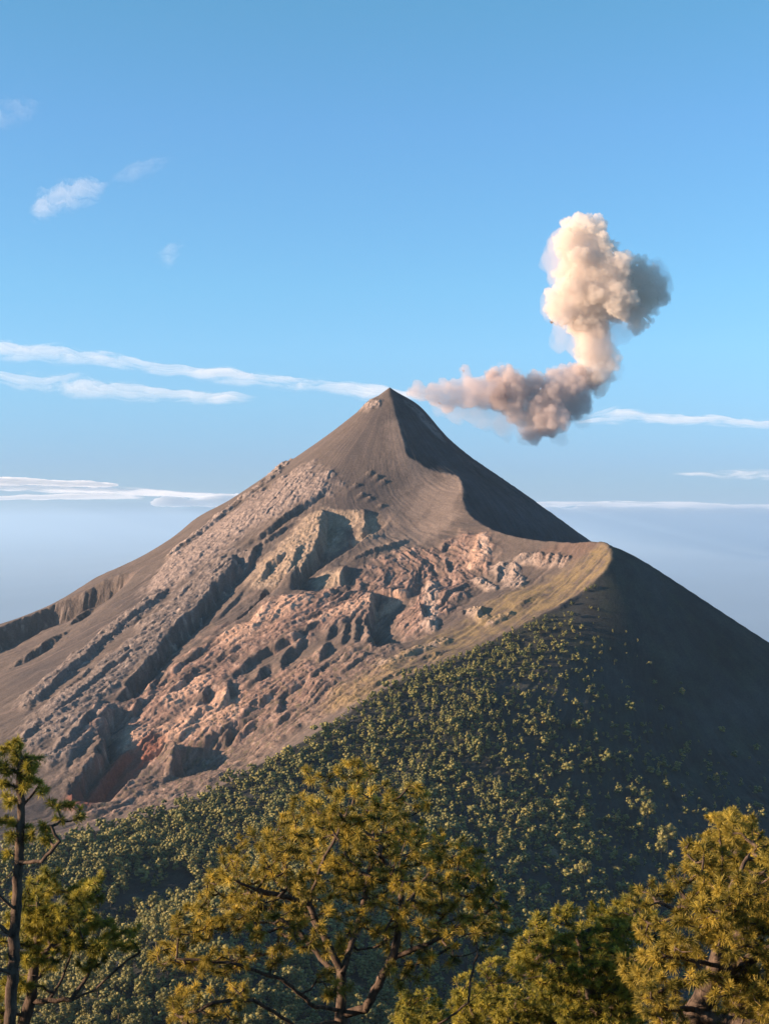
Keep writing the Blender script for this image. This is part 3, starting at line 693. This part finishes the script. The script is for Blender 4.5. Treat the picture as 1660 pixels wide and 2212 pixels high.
def tubes(edges, sides):
    """edges: list of (p0, p1, r0, r1)"""
    p0 = np.array([e[0] for e in edges]); p1 = np.array([e[1] for e in edges]); r0 = np.array([e[2] for e in edges]); r1 = np.array([e[3] for e in edges])
    d = unit(p1-p0); h = np.where(np.abs(d[:, 2:3]) > .9, np.array([[1., 0, 0]]), np.array([[0, 0, 1.]]))
    a = unit(np.cross(d, h)); b = np.cross(d, a); m = len(p0)
    p0 = p0-d*r0[:, None]*.35; p1 = p1+d*r1[:, None]*.35
    th = np.arange(sides)*2*math.pi/sides; cs = np.cos(th)[None, :, None]; sn = np.sin(th)[None, :, None]
    ring = a[:, None, :]*cs+b[:, None, :]*sn
    v = np.concatenate([p0[:, None, :]+ring*r0[:, None, None], p1[:, None, :]+ring*r1[:, None, None]], 1).reshape(-1, 3)
    base = (np.arange(m)*2*sides)[:, None]; k = np.arange(sides); k2 = (k+1) % sides
    f = np.stack([base+k, base+k2, base+k2+sides, base+k+sides], -1).reshape(-1, 4)
    return v, f
def near_pine(name, label, D, limbs, lobes, seed, mat, rd=3.0, uc=None, ru=None, tw=30, nn=60, nl=.21, r_tip=.011, ex=.46, dens=1.0, bare=(), rmin=.0, wdt=.013):
    """limbs: polylines of (u, v, depth offset); the first runs from the ground; lobes: (u, v, ru, rv) of foliage in the photograph"""
    rng = np.random.default_rng(seed); k = D/F
    def W(u, v, dy=0.0): 
        dd = D+dy; return np.array([(u-U0)/F*D, dd, (V0-v)/F*D])
    nodes = []; parent = []
    def add(p, par): nodes.append(p); parent.append(par); return len(nodes)-1
    u, v, dy = limbs[0][0]; g = W(u, v, dy); gz = float(ground_z(g[0], g[1]))-.25
    base = np.array([g[0]+rng.uniform(-.2, .2), g[1], gz]); root = add(base, -1)
    for li, lb in enumerate(list(limbs)+list(bare)):
        pts = [W(*q) for q in lb]
        if li == 0: start = root
        else:
            A = np.array(nodes); start = int(np.argmin(((A-pts[0])**2).sum(1)))
        cur = start
        for i, p in enumerate(pts):
            a = nodes[cur]; L = np.linalg.norm(p-a); n = max(1, int(L/(14*k)))
            for j in range(1, n+1):
                q = a+(p-a)*j/n+(rng.normal(size=3)*L/n*.07 if j < n else 0)
                cur = add(q, cur)
    n_limb = len(nodes); is_bare0 = n_limb
    tips = []
    uc = uc if uc is not None else np.mean([l[0] for l in lobes]); ru = ru if ru is not None else max(abs(l[0]-uc)+l[2] for l in lobes)
    for (lu, lv, a, b) in lobes:
        n = max(3, int(dens*a*b*3.14/(tw*tw)*4.2))
        prof = math.sqrt(max(.15, 1-((lu-uc)/ru)**2))*rd
        for sgn in (-1, 1) if prof > 1.0 else (0,):
            c_dy = sgn*prof*rng.uniform(.25, .75)
            for _ in range(n if sgn else n):
                q = unit(rng.normal(size=3))*rng.uniform(.35, 1)**.5
                tips.append(W(lu+q[0]*a, lv-q[2]*b, c_dy+q[1]*min(a, b)*1.2*k*1.6))
    tips = np.array(tips)
    # nearest-first attachment of shoots to the growing skeleton
    A = np.array(nodes); order_d = np.array([np.min(((A-t)**2).sum(1)) for t in tips])
    ends = []
    buf = np.zeros((len(nodes)+len(tips)*6, 3)); buf[:len(nodes)] = A
    crown_c = np.array([np.mean(tips[:, 0]), np.mean(tips[:, 1]), tips[:, 2].min()])
    for ti in np.argsort(order_d):
        t = tips[ti]; nN = len(nodes)
        dv = t-buf[:nN]; d = np.sqrt((dv**2).sum(1))
        cost = d+np.maximum(0, -dv[:, 2])*.8+(np.arange(nN) == root)*50
        cost[1:4] += 5
        s = int(np.argmin(cost)); a = nodes[s]; L = d[s]; n = int(np.clip(round(L/(16*k)), 1, 5)); cur = s
        sag = np.array([0, 0, -1.0])*L*.12
        for j in range(1, n+1):
            f = j/n; q = a+(t-a)*f+sag*math.sin(math.pi*f)+(rng.normal(size=3)*L*.04 if j < n else 0)
            cur = add(q, cur); buf[len(nodes)-1] = q
        ends.append(cur)
    NN = np.array(nodes); par = np.array(parent); cnt = np.zeros(len(nodes))
    for e in ends: cnt[e] += 1
    for e in range(len(nodes)-1, 0, -1): cnt[par[e]] += cnt[e]
    rad = r_tip*np.maximum(cnt, .6)**ex
    haskid = np.zeros(len(nodes), bool); haskid[par[1:]] = True
    # bare limbs keep a visible thickness
    for e in range(n_limb-1, 0, -1): rad[par[e]] = max(rad[par[e]], rad[e])
    root_o = bpy.data.objects.new(name, None); C.objects.link(root_o); root_o.location = base; tag(root_o, label, 'pine tree')
    root_o.empty_display_size = .5
    edges_t = []; edges_b = {}
    # trunk = the first limb; every limb that leaves it, with all its twigs, is a branch of its own
    cut = W(*limbs[0][-1]); trunk_ids = {0}; i = 1
    while i < n_limb and np.linalg.norm(NN[i]-cut) > 1e-6: trunk_ids.add(i); i += 1
    trunk_ids.add(i); comp = {}
    for e in range(1, len(nodes)):
        pr = int(par[e])
        if e in trunk_ids: edges_t.append((NN[pr], NN[e], rad[pr], rad[e])); continue
        comp[e] = comp.get(pr, e)
        r0 = min(rad[pr], rad[e]*1.6) if pr not in trunk_ids else rad[e]*1.3
        edges_b.setdefault(comp[e], []).append((NN[pr], NN[e], r0, rad[e]))
    v, f = tubes(edges_t, 10); raw_mesh('trunk', v-base, f, BARK, root_o, smooth=True)
    big = sorted(edges_b, key=lambda c: -len(edges_b[c])); keep = [c for c in big if len(edges_b[c]) > 12][:40]
    for c in keep: 
        v, f = tubes(edges_b[c], 5); raw_mesh('branch', v-base, f, BARK, root_o, smooth=True)
    small = [q for c in big if c not in keep for q in edges_b[c]]
    if small: v, f = tubes(small, 5); tag(raw_mesh('twigs', v-base, f, BARK, root_o, smooth=True), kind='stuff')
    ends = np.array(ends); ax = unit(NN[ends]-NN[par[ends]]+np.array([0, 0, .35])*np.linalg.norm(NN[ends]-NN[par[ends]], axis=1, keepdims=True))
    v, f, tone = needles(rng, NN[ends], ax, nn, nl, wdt)
    raw_mesh('crown', v-base, f, mat, root_o, tone=tone)
    print(name, 'tufts', len(ends), 'needles', len(ends)*nn)
    return root_o

near_pine('tall_pine', 'slender tall pine with a small tufted top at the left edge', 30,
    [[(18,2330,0),(22,2208,0),(28,2062,.1),(36,1917,.1),(44,1800,0),(48,1728,0),(41,1699,0),(46,1640,0),(44,1600,0)],
     [(40,1862,0),(99,1853,-.3),(137,1809,-.3),(119,1777,-.3)], [(48,1745,0),(70,1715,.2),(85,1690,.2)], [(30,1960,0),(0,1917,-.3),(-40,1860,-.4)],
     [(27,2020,0),(0,2008,.2),(-50,1995,.4)], [(24,2100,0),(0,2086,-.2),(-60,2050,-.4)], [(42,1785,0),(10,1778,.2),(-60,1760,.3)], [(36,1870,0),(10,1900,.3),(-30,1940,.3)], [(28,2105,0),(70,2092,-.4),(90,2090,-.5)]],
    [(30,1622,32,18),(62,1648,36,18),(22,1655,32,18),(80,1678,22,14),(42,1690,40,16),(15,1728,22,18),(92,1702,12,10),(44,1600,12,10),
     (125,1735,26,10),(160,1742,16,10),(176,1765,9,8),(130,1768,14,7),(42,1806,32,16),(82,1788,28,14),(102,1808,20,10),(15,1770,26,10),
     (-40,1640,30,30),(-60,1760,40,25),(-50,1860,40,20),(-70,1980,50,25),(-60,2060,50,25),(10,1848,18,8)], 5, NEEDLE_LIME, rd=.9, uc=20, ru=160, tw=27, nn=110, nl=.15, r_tip=.009, ex=.48, dens=1.15, wdt=.008)
near_pine('spreading_pine', 'low pine with one long branch reaching right, behind the slender trunk', 34,
    [[(46,2330,0),(52,2208,0),(68,2158,0),(73,2100,0),(78,2030,.2),(78,1960,.2),(77,1915,.2)],
     [(66,2165,0),(116,2150,-.3),(163,2147,-.4),(215,2123,-.5),(262,2077,-.5),(308,2045,-.4)], [(112,2150,-.3),(140,2105,-.2),(155,2060,0),(165,2000,.3)],
     [(160,2148,-.4),(195,2098,-.3),(205,2070,-.3)], [(78,1990,0),(110,1985,.3),(150,1960,.4),(195,1915,.4)], [(74,2080,0),(110,2050,.2),(150,2040,.2)]],
    [(204,1902,16,10),(182,1922,40,16),(163,1950,55,22),(87,1931,36,20),(70,1908,26,16),(73,1969,36,20),(73,2010,36,20),(116,1988,46,24),(160,2004,52,22),(204,2021,44,14),
     (253,2027,36,10),(291,2024,24,9),(73,2039,30,16),(122,2040,44,16),(198,2068,26,14),(87,2062,36,14),(58,2106,22,24),(90,2112,22,12),(6,2143,18,20),(35,2125,22,24),(230,2045,30,12),(100,1890,20,12),
     (-20,2190,60,30),(10,2010,30,20)], 11, NEEDLE_LIME, rd=1.6, uc=120, ru=220, tw=27, nn=100, nl=.155, r_tip=.009, ex=.44, dens=1.1, wdt=.0085)
CL = [(700,1765,66,50),(760,1705,62,36),(820,1738,56,48),(880,1765,50,40),(902,1712,22,16),(620,1838,66,50),(600,1782,22,16),(540,1840,46,32),(480,1872,32,24),(700,1850,84,50),(800,1840,76,52),
      (900,1850,74,52),(980,1860,64,42),(1030,1885,32,34),(500,1935,74,40),(420,1960,40,30),(600,1935,84,46),(700,1955,76,50),(820,1955,66,42),(930,1945,74,42),(1025,1950,56,40),(1082,1940,12,10),
      (400,2040,54,26),(350,2052,22,16),(500,2030,64,26),(620,2040,54,24),(870,2060,54,30),(960,2035,60,24),(1040,2005,46,28),(1100,2000,20,10),(440,2125,64,36),(400,2185,42,28),(500,2190,36,26),(720,2085,44,32),(540,2105,36,14),
      (660,1705,30,20),(760,1678,24,12)]
near_pine('broad_pine', 'large broad pine with dark forked limbs, at the bottom centre', 38,
    [[(738,2400,0),(735,2211,0),(738,2150,0),(736,2100,.1),(700,2030,.3),(665,1960,.4),(690,1880,.4),(740,1780,.3),(765,1700,.2)],
     [(738,2190,0),(790,2170,-.3),(850,2050,-.5),(868,1960,-.4),(860,1880,0),(880,1790,0)], [(850,2055,-.5),(920,2020,-.8),(1000,1980,-.6),(1070,1950,-.3)],
     [(736,2110,.1),(690,2090,.8),(640,2040,1.2),(560,1990,1.4),(480,1900,1.2)], [(735,2180,0),(680,2150,-.8),(620,2080,-1.4),(520,2040,-1.6),(400,2030,-1.6)],
     [(737,2205,0),(650,2190,-1),(560,2110,-1.8),(480,2110,-2),(420,2140,-2)], [(700,2030,.3),(620,1950,1.0),(600,1850,.8)],
     [(868,1960,-.4),(930,1900,.8),(1000,1860,1.0)], [(740,2100,0),(780,2000,1.5),(800,1900,1.6),(810,1800,1.2)], [(665,1960,.4),(560,1900,-1),(500,1870,-1.2)], [(860,1900,-.1),(820,1820,-1.4),(830,1750,-1.2)]],
    CL, 21, NEEDLE_GOLD, rd=3.4, uc=720, ru=400, tw=30, nn=105, nl=.185, r_tip=.010, ex=.405, dens=.60, wdt=.0095,
    bare=[[(742,2215,0),(860,2215,-1.5),(930,2165,-2.0),(1000,2105,-2.2),(1040,2070,-2.2),(1095,2030,-2.2)], [(1000,2105,-2.2),(1005,2060,-2.1),(1020,2010,-2.1)], [(1040,2070,-2.2),(1100,2060,-2.3),(1150,2045,-2.3)]])
near_pine('leaning_pine', 'big sunlit pine with a pale leaning trunk filling the lower right corner', 30,
    [[(1455,2360,0),(1480,2240,0),(1500,2190,0),(1530,2130,0),(1552,2060,0),(1568,1990,0),(1585,1920,.2),(1630,1850,.4)],
     [(1545,2085,0),(1490,2060,-.5),(1420,2040,-.8)], [(1560,2030,0),(1500,2000,.6),(1440,1970,.8)], [(1568,1990,0),(1520,1950,-.6),(1490,1920,-.7)], [(1520,2150,0),(1600,2100,.5),(1720,2060,.8)], [(1560,2030,0),(1650,1980,-.6),(1760,1940,-.8)],
     [(1500,2190,0),(1580,2180,-.9),(1700,2160,-1.2)], [(1505,2180,0),(1430,2150,-.8),(1385,2120,-1)]],
    [(1640,1828,54,36),(1565,1880,54,36),(1503,1918,46,30),(1605,1925,74,46),(1700,1895,74,66),(1450,1965,46,26),(1395,1962,26,14),(1540,1985,84,40),(1655,2005,74,48),(1765,2000,76,70),(1430,2035,46,30),(1500,2078,50,28),
     (1410,2100,44,30),(1385,2140,28,30),(1640,2105,74,48),(1750,2130,84,70),(1590,2170,64,40),(1660,2210,84,46),(1830,2060,60,80),(1430,2180,50,34),(1520,2250,90,40),(1700,2290,90,50)], 31, NEEDLE_GOLD, rd=2.6, uc=1600, ru=340, tw=31, nn=110, nl=.165, r_tip=.010, ex=.44, dens=1.0, wdt=.0085)
near_pine('pointed_pine', 'dense pointed pine top rising behind the big leaning pine', 50,
    [[(1585,2400,0),(1588,2100,0),(1590,1900,0),(1590,1765,0)]],
    [(1590,1760,22,14),(1575,1785,36,18),(1600,1800,36,18),(1585,1830,56,24),(1530,1848,26,16),(1505,1876,24,16),(1590,1870,80,24),(1600,1930,90,40)], 41, NEEDLE_GOLD, rd=2.0, uc=1590, ru=110, tw=22, nn=90, nl=.19, dens=1.5, wdt=.012)
near_pine('bushy_pine', 'bushy green gold pine left of the big leaning pine', 42,
    [[(1290,2420,0),(1285,2250,0),(1280,2150,0),(1262,2080,0),(1250,2030,0)], [(1280,2150,0),(1330,2080,.5),(1360,2010,.5)], [(1275,2120,0),(1200,2080,-.5),(1160,2040,-.5)]],
    [(1182,2018,36,24),(1245,2008,36,22),(1310,1992,42,22),(1372,1966,36,14),(1345,2002,40,22),(1300,2032,56,28),(1150,2050,40,22),(1222,2066,64,28),(1130,2085,30,18),(1350,2060,60,34),(1290,2100,70,34),(1410,2000,30,24),(1290,2165,90,40),(1200,2140,50,30),(1375,2135,50,40),(1290,2220,90,40)], 51, NEEDLE_LIME, rd=2.4, uc=1270, ru=190, tw=25, nn=95, nl=.18, dens=1.05, wdt=.0105)
near_pine('golden_pine', 'bright yellow green pine below the bushy one, cut by the bottom edge', 52,
    [[(1150,2500,0),(1152,2350,0),(1150,2250,0),(1140,2160,0)], [(1150,2260,0),(1060,2200,.4),(1020,2160,.4)], [(1150,2250,0),(1230,2180,-.4),(1270,2150,-.4)]],
    [(1020,2155,42,30),(1080,2132,42,28),(1140,2124,50,28),(1200,2132,50,28),(1252,2152,52,34),(1010,2200,44,34),(1100,2185,74,40),(1200,2195,74,40),(1300,2180,54,40),(1150,2250,150,40),(1340,2230,60,40)], 61, NEEDLE_LIME, rd=3.0, uc=1150, ru=240, tw=22, nn=85, nl=.19, dens=1.0, wdt=.012)
near_pine('rounded_pine', 'small rounded pine crown between the broad pine and the golden one', 60,
    [[(915,2500,0),(915,2300,0),(912,2200,0)]],
    [(885,2178,28,22),(925,2182,38,26),(880,2210,34,26),(950,2210,34,26),(915,2250,70,30)], 71, NEEDLE_LIME, rd=2.0, uc=915, ru=90, tw=19, nn=80, nl=.19, dens=1.1, wdt=.013)
near_pine('young_pine', 'single orange tuft on a thin stem above the left edge of the leaning pine', 37,
    [[(1402,2300,0),(1396,2100,0),(1384,1990,0),(1374,1930,0)]], [(1371,1921,10,6)], 81, NEEDLE_GOLD, rd=.4, uc=1371, ru=60, tw=16, nn=90, nl=.17, dens=3.0, wdt=.010)
print('near pines', time.time()-T0)
# ------------------------------------------------------------------ the forest on the spur
FAR_LEAF = foliage_mat('far_needles', (.045,.064,.017), (.31,.255,.075), .12)
FAR_BARK = bark_mat('far_bark', (.10,.075,.055), (.26,.20,.15), 1.2)
def ico_arrays(sub):
    import bmesh
    bm = bmesh.new(); bmesh.ops.create_icosphere(bm, subdivisions=sub, radius=1.0)
    v = np.array([q.co[:] for q in bm.verts]); f = np.array([[q.index for q in p.verts] for p in bm.faces]); bm.free(); return v, f
ICO1 = ico_arrays(1); ICO2 = ico_arrays(2)
def far_crown(rng, shape, ico, leaves, fine):
    """one crown, unit tree height 1: many uneven clumps and loose leaf clusters; returns verts, tris, tone"""
    V = []; Fc = []; T = []; n = 0; m = 14 if fine else 6; rs = .72 if fine else 1.0
    lobes = []
    for i in range(m):
        a = i*2.4+rng.uniform(-.4, .4); f = (i+.5)/m
        if shape == 'round': z = .42+.46*f; R = .20*math.sqrt(max(0, 1-((z-.62)/.34)**2)); r = rng.uniform(.11, .16)
        elif shape == 'tall': z = .25+.68*f; R = .14*(1-f)**.6; r = .06+.11*(1-f)+rng.uniform(-.01, .02)
        elif shape == 'flat': z = .62+.22*f+rng.uniform(-.03, .03); R = .24*(1-.6*f); r = rng.uniform(.09, .14)
        else: z = rng.uniform(.4, .92); R = rng.uniform(.05, .22)*(1.2-z*.5); r = rng.uniform(.07, .12)
        lobes.append((math.cos(a)*R, math.sin(a)*R, z, r*rs))
    if not fine and shape in ('round', 'tall'): lobes.append((0, 0, .58, .17 if shape == 'round' else .13))
    for (x, y, z, r) in lobes:
        v, f = ico
        q = v*r*np.array([1, 1, .8])*(1+rng.uniform(-.34, .34, (len(v), 1)))+np.array([x, y, z])
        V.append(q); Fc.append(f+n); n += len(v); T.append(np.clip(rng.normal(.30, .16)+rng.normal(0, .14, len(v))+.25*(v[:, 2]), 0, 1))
    L = np.array(lobes)
    for _ in range(leaves):
        l = L[rng.integers(len(L))]; d = unit(rng.normal(size=3)+np.array([0, 0, .3])); c = l[:3]+d*l[3]*np.array([1,1,.85])*rng.uniform(.9, 1.35); s = rng.uniform(.018, .04)*(.7 if fine else 1.15)
        t = rng.normal(size=(3, 3))*s; V.append(c+t); Fc.append(np.array([[n, n+1, n+2]])); n += 3; T.append(np.full(3, np.clip(rng.normal(.5, .25), 0, 1)))
    return np.concatenate(V), np.concatenate(Fc), np.concatenate(T)
rngF = np.random.default_rng(99)
SHAPES = ['round','tall','round','flat','loose','tall','round']
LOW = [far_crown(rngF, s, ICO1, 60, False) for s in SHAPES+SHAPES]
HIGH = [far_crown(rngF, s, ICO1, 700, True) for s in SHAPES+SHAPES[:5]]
def inside(u, v, poly):
    c = np.zeros(u.shape, bool); n = len(poly)
    for i in range(n):
        (x1, y1), (x2, y2) = poly[i], poly[(i+1) % n]
        m = ((y1 > v) != (y2 > v)) & (u < (x2-x1)*(v-y1)/(y2-y1+1e-9)+x1); c ^= m
    return c
# candidates on a jittered 9 m lattice
gx, gy = np.meshgrid(np.arange(-900, 900, 7.6), np.arange(1160, 2560, 7.6))
gx = gx.ravel()+rngF.uniform(-6.0, 6.0, gx.size); gy = gy.ravel()+rngF.uniform(-6.0, 6.0, gy.size)
gz = ground_z(gx, gy); gu = gx/gy*F+U0; gv = V0-gz/gy*F
ii = np.clip(np.searchsorted(xs, gx), 0, len(xs)-1); jj = np.clip(np.searchsorted(ys, gy), 0, len(ys)-1)
wf = WF[jj, ii]; n1 = nz1[jj, ii]
bx = [b[0] for b in spine]; 
dB, sB, _, _ = polydist(gx, gy, border)
# how thick the wood is, going right from the border line (in metres across the slope)
edge = np.interp(gv, [1240,1300,1400,1500,1600,1750,1900,2050,2200], [1250,1215,1170,1130,1090,1040,1020,1000,990])
thin = np.interp(gv, [1240,1300,1400,1500,1700,1900,2100,2200], [1300,1330,1400,1520,1700,1800,1800,1800])
t = np.clip((gu-edge)/(thin-edge), 0, 1)
dens = np.where(gu < edge, .97, .66*(1-t)**1.35)+np.where((gu > edge) & (gv > 1620) & (gu < 1750), .085, 0)
dens = np.where((gu > edge-110) & (gu < edge), dens*(1-.35*(gu-edge+110)/110), dens)
dens *= np.clip(.9+.8*n1, .25, 1.3)
dens = np.where((dB < 16) & (gu < 1080), 1.0, dens)
valley = inside(gu, gv, [(230,1900),(330,1870),(420,1890),(440,1960),(360,2010),(230,2030),(200,1960)])
dens = np.where(valley, dens*.5, dens)
keep = (wf > .5) & (rngF.uniform(0, 1, gx.size) < dens) & (dB > 3)
gx, gy, gz, gu, gv, dB, t = (a[keep] for a in (gx, gy, gz, gu, gv, dB, t))
hh = np.clip(np.exp(rngF.normal(2.52, .27, gx.size)), 5.5, 21)*(1+.25*nz1[np.clip(np.searchsorted(ys, gy), 0, len(ys)-1), np.clip(np.searchsorted(xs, gx), 0, len(xs)-1)])*np.interp(gv, [1240,1330,1450,1700,2200], [.42,.62,.85,1.0,1.12])*np.where(t > .25, rngF.uniform(.55, 1.25, gx.size), 1)
vis = (gu > -20) & (gu < 1680) & (gv < 2260)
hid = inside(gu, gv, [(470,1850),(640,1720),(760,1660),(900,1700),(1060,1850),(1090,1980),(1000,2080),(700,2100),(430,2080),(380,1980)]) | inside(gu, gv, [(1000,2150),(1140,1990),(1380,1950),(1500,1830),(1590,1745),(1700,1760),(1700,2300),(1000,2300)]) | ((gu < 90) & (gv > 1880))
score = np.where(vis & ~hid, hh/gy, 0)
top = np.zeros(gx.size, bool); top[np.argsort(-score)[:282]] = True
print('far trees', gx.size)
# the countable nearest ones: one object each, with crown and trunk
PROTO = []
for k, (v, f, tn) in enumerate(HIGH):
    cm = bpy.data.meshes.new('crown'); 
    o = raw_mesh('crown', v, f, FAR_LEAF, None, tone=tn); tv, tf = tubes([(np.array([0,0,-.03]), np.array([.01,0,.4]), .022, .017), (np.array([.01,0,.4]), np.array([0,0,.75]), .017, .008)], 6)
    o2 = raw_mesh('trunk', tv, tf, FAR_BARK, None); PROTO.append((o.data, o2.data)); bpy.data.objects.remove(o); bpy.data.objects.remove(o2); bpy.data.meshes.remove(cm)
GROUP = 'scattered pines on the slope below the volcano'
def far_pine(x, y, h, k, rot, label, wide=1.0, group=GROUP):
    e = bpy.data.objects.new('pine_tree', None); e.location = (x, y, float(ground_z(x, y))-.1); e.rotation_euler = (0, 0, rot); e.scale = (h*wide, h*wide, h); C.objects.link(e)
    for nm, me in (('crown', PROTO[k][0]), ('trunk', PROTO[k][1])):
        c = bpy.data.objects.new(nm, me); c.parent = e; C.objects.link(c)
    tag(e, label, 'pine tree', group); return e
def zone_label(u, v):
    if u > 720:
        row = 'high on the dark slope' if v < 1700 else 'halfway down the dark slope' if v < 1850 else 'low on the dark slope' if v < 1990 else 'at the foot of the dark slope'
        side = 'right of the broad pine' if u < 1120 else 'left of the pointed pine' if u < 1400 else 'above the pointed pine'
        return 'scattered pine %s, %s' % (row, side)
    row = 'on the near spur' if v > 2080 else 'along the near spur crest' if v > 1960 else 'in the dark hollow'
    side = 'beside the slender left pine' if u < 250 else 'left of the broad pine' if u < 420 else 'under the broad pine'
    return 'round pine %s, %s' % (row, side)
for i in np.where(top)[0]:
    lab = zone_label(gu[i], gv[i])
    far_pine(gx[i], gy[i], hh[i], int(rngF.integers(len(PROTO))), rngF.uniform(0, 6.28), lab)
def special(u, v, hpx, k, label, wide=1.0):
    p = hit(u, v); far_pine(p[0], p[1], hpx*p[1]/F, k, 1.3, label, wide, 'large single pines on the open slope')
special(1440, 1842, 62, 2, 'round headed pine on a tall pale trunk, largest tree of the open slope', 1.2)
special(1398, 1785, 58, 0, 'twin crowned pine just up the slope from the largest round headed one')
special(1258, 1790, 52, 1, 'tall narrow pine alone left of the round headed one')
special(1082, 1840, 52, 1, 'upright pine standing at the right edge of the dense wood')
special(1545, 1700, 30, 0, 'lone pine far right on the dark slope', .9)
special(1482, 1640, 34, 4, 'loose crowned lone pine high on the dark slope')
# the rest of the wood is one mass
V = []; FF = []; TT = []; n = 0; rest = np.where(~top)[0]
kk = rngF.integers(len(LOW), size=rest.size); rot = rngF.uniform(0, 6.28, rest.size); wd = rngF.uniform(.85, 1.25, rest.size)
for k in range(len(LOW)):
    sel = rest[kk == k]; v, f, tn = LOW[k]; r = rot[kk == k]; w_ = wd[kk == k]
    c, s = np.cos(r)[:, None], np.sin(r)[:, None]; h = hh[sel][:, None]
    px = (v[None, :, 0]*c-v[None, :, 1]*s)*h*w_[:, None]+gx[sel][:, None]; py = (v[None, :, 0]*s+v[None, :, 1]*c)*h*w_[:, None]+gy[sel][:, None]
    pz = v[None, :, 2]*h+gz[sel][:, None]-.05*h
    V.append(np.stack([px, py, pz], -1).reshape(-1, 3)); FF.append((f[None]+(np.arange(sel.size)*len(v))[:, None, None]).reshape(-1, 3)+n); n += sel.size*len(v)
    TT.append((tn[None, :]+rngF.normal(0, .13, (sel.size, 1))).clip(0, 1).ravel())
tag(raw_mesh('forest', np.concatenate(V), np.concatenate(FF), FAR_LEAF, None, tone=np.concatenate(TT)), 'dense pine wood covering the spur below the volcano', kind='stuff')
print('forest', time.time()-T0)
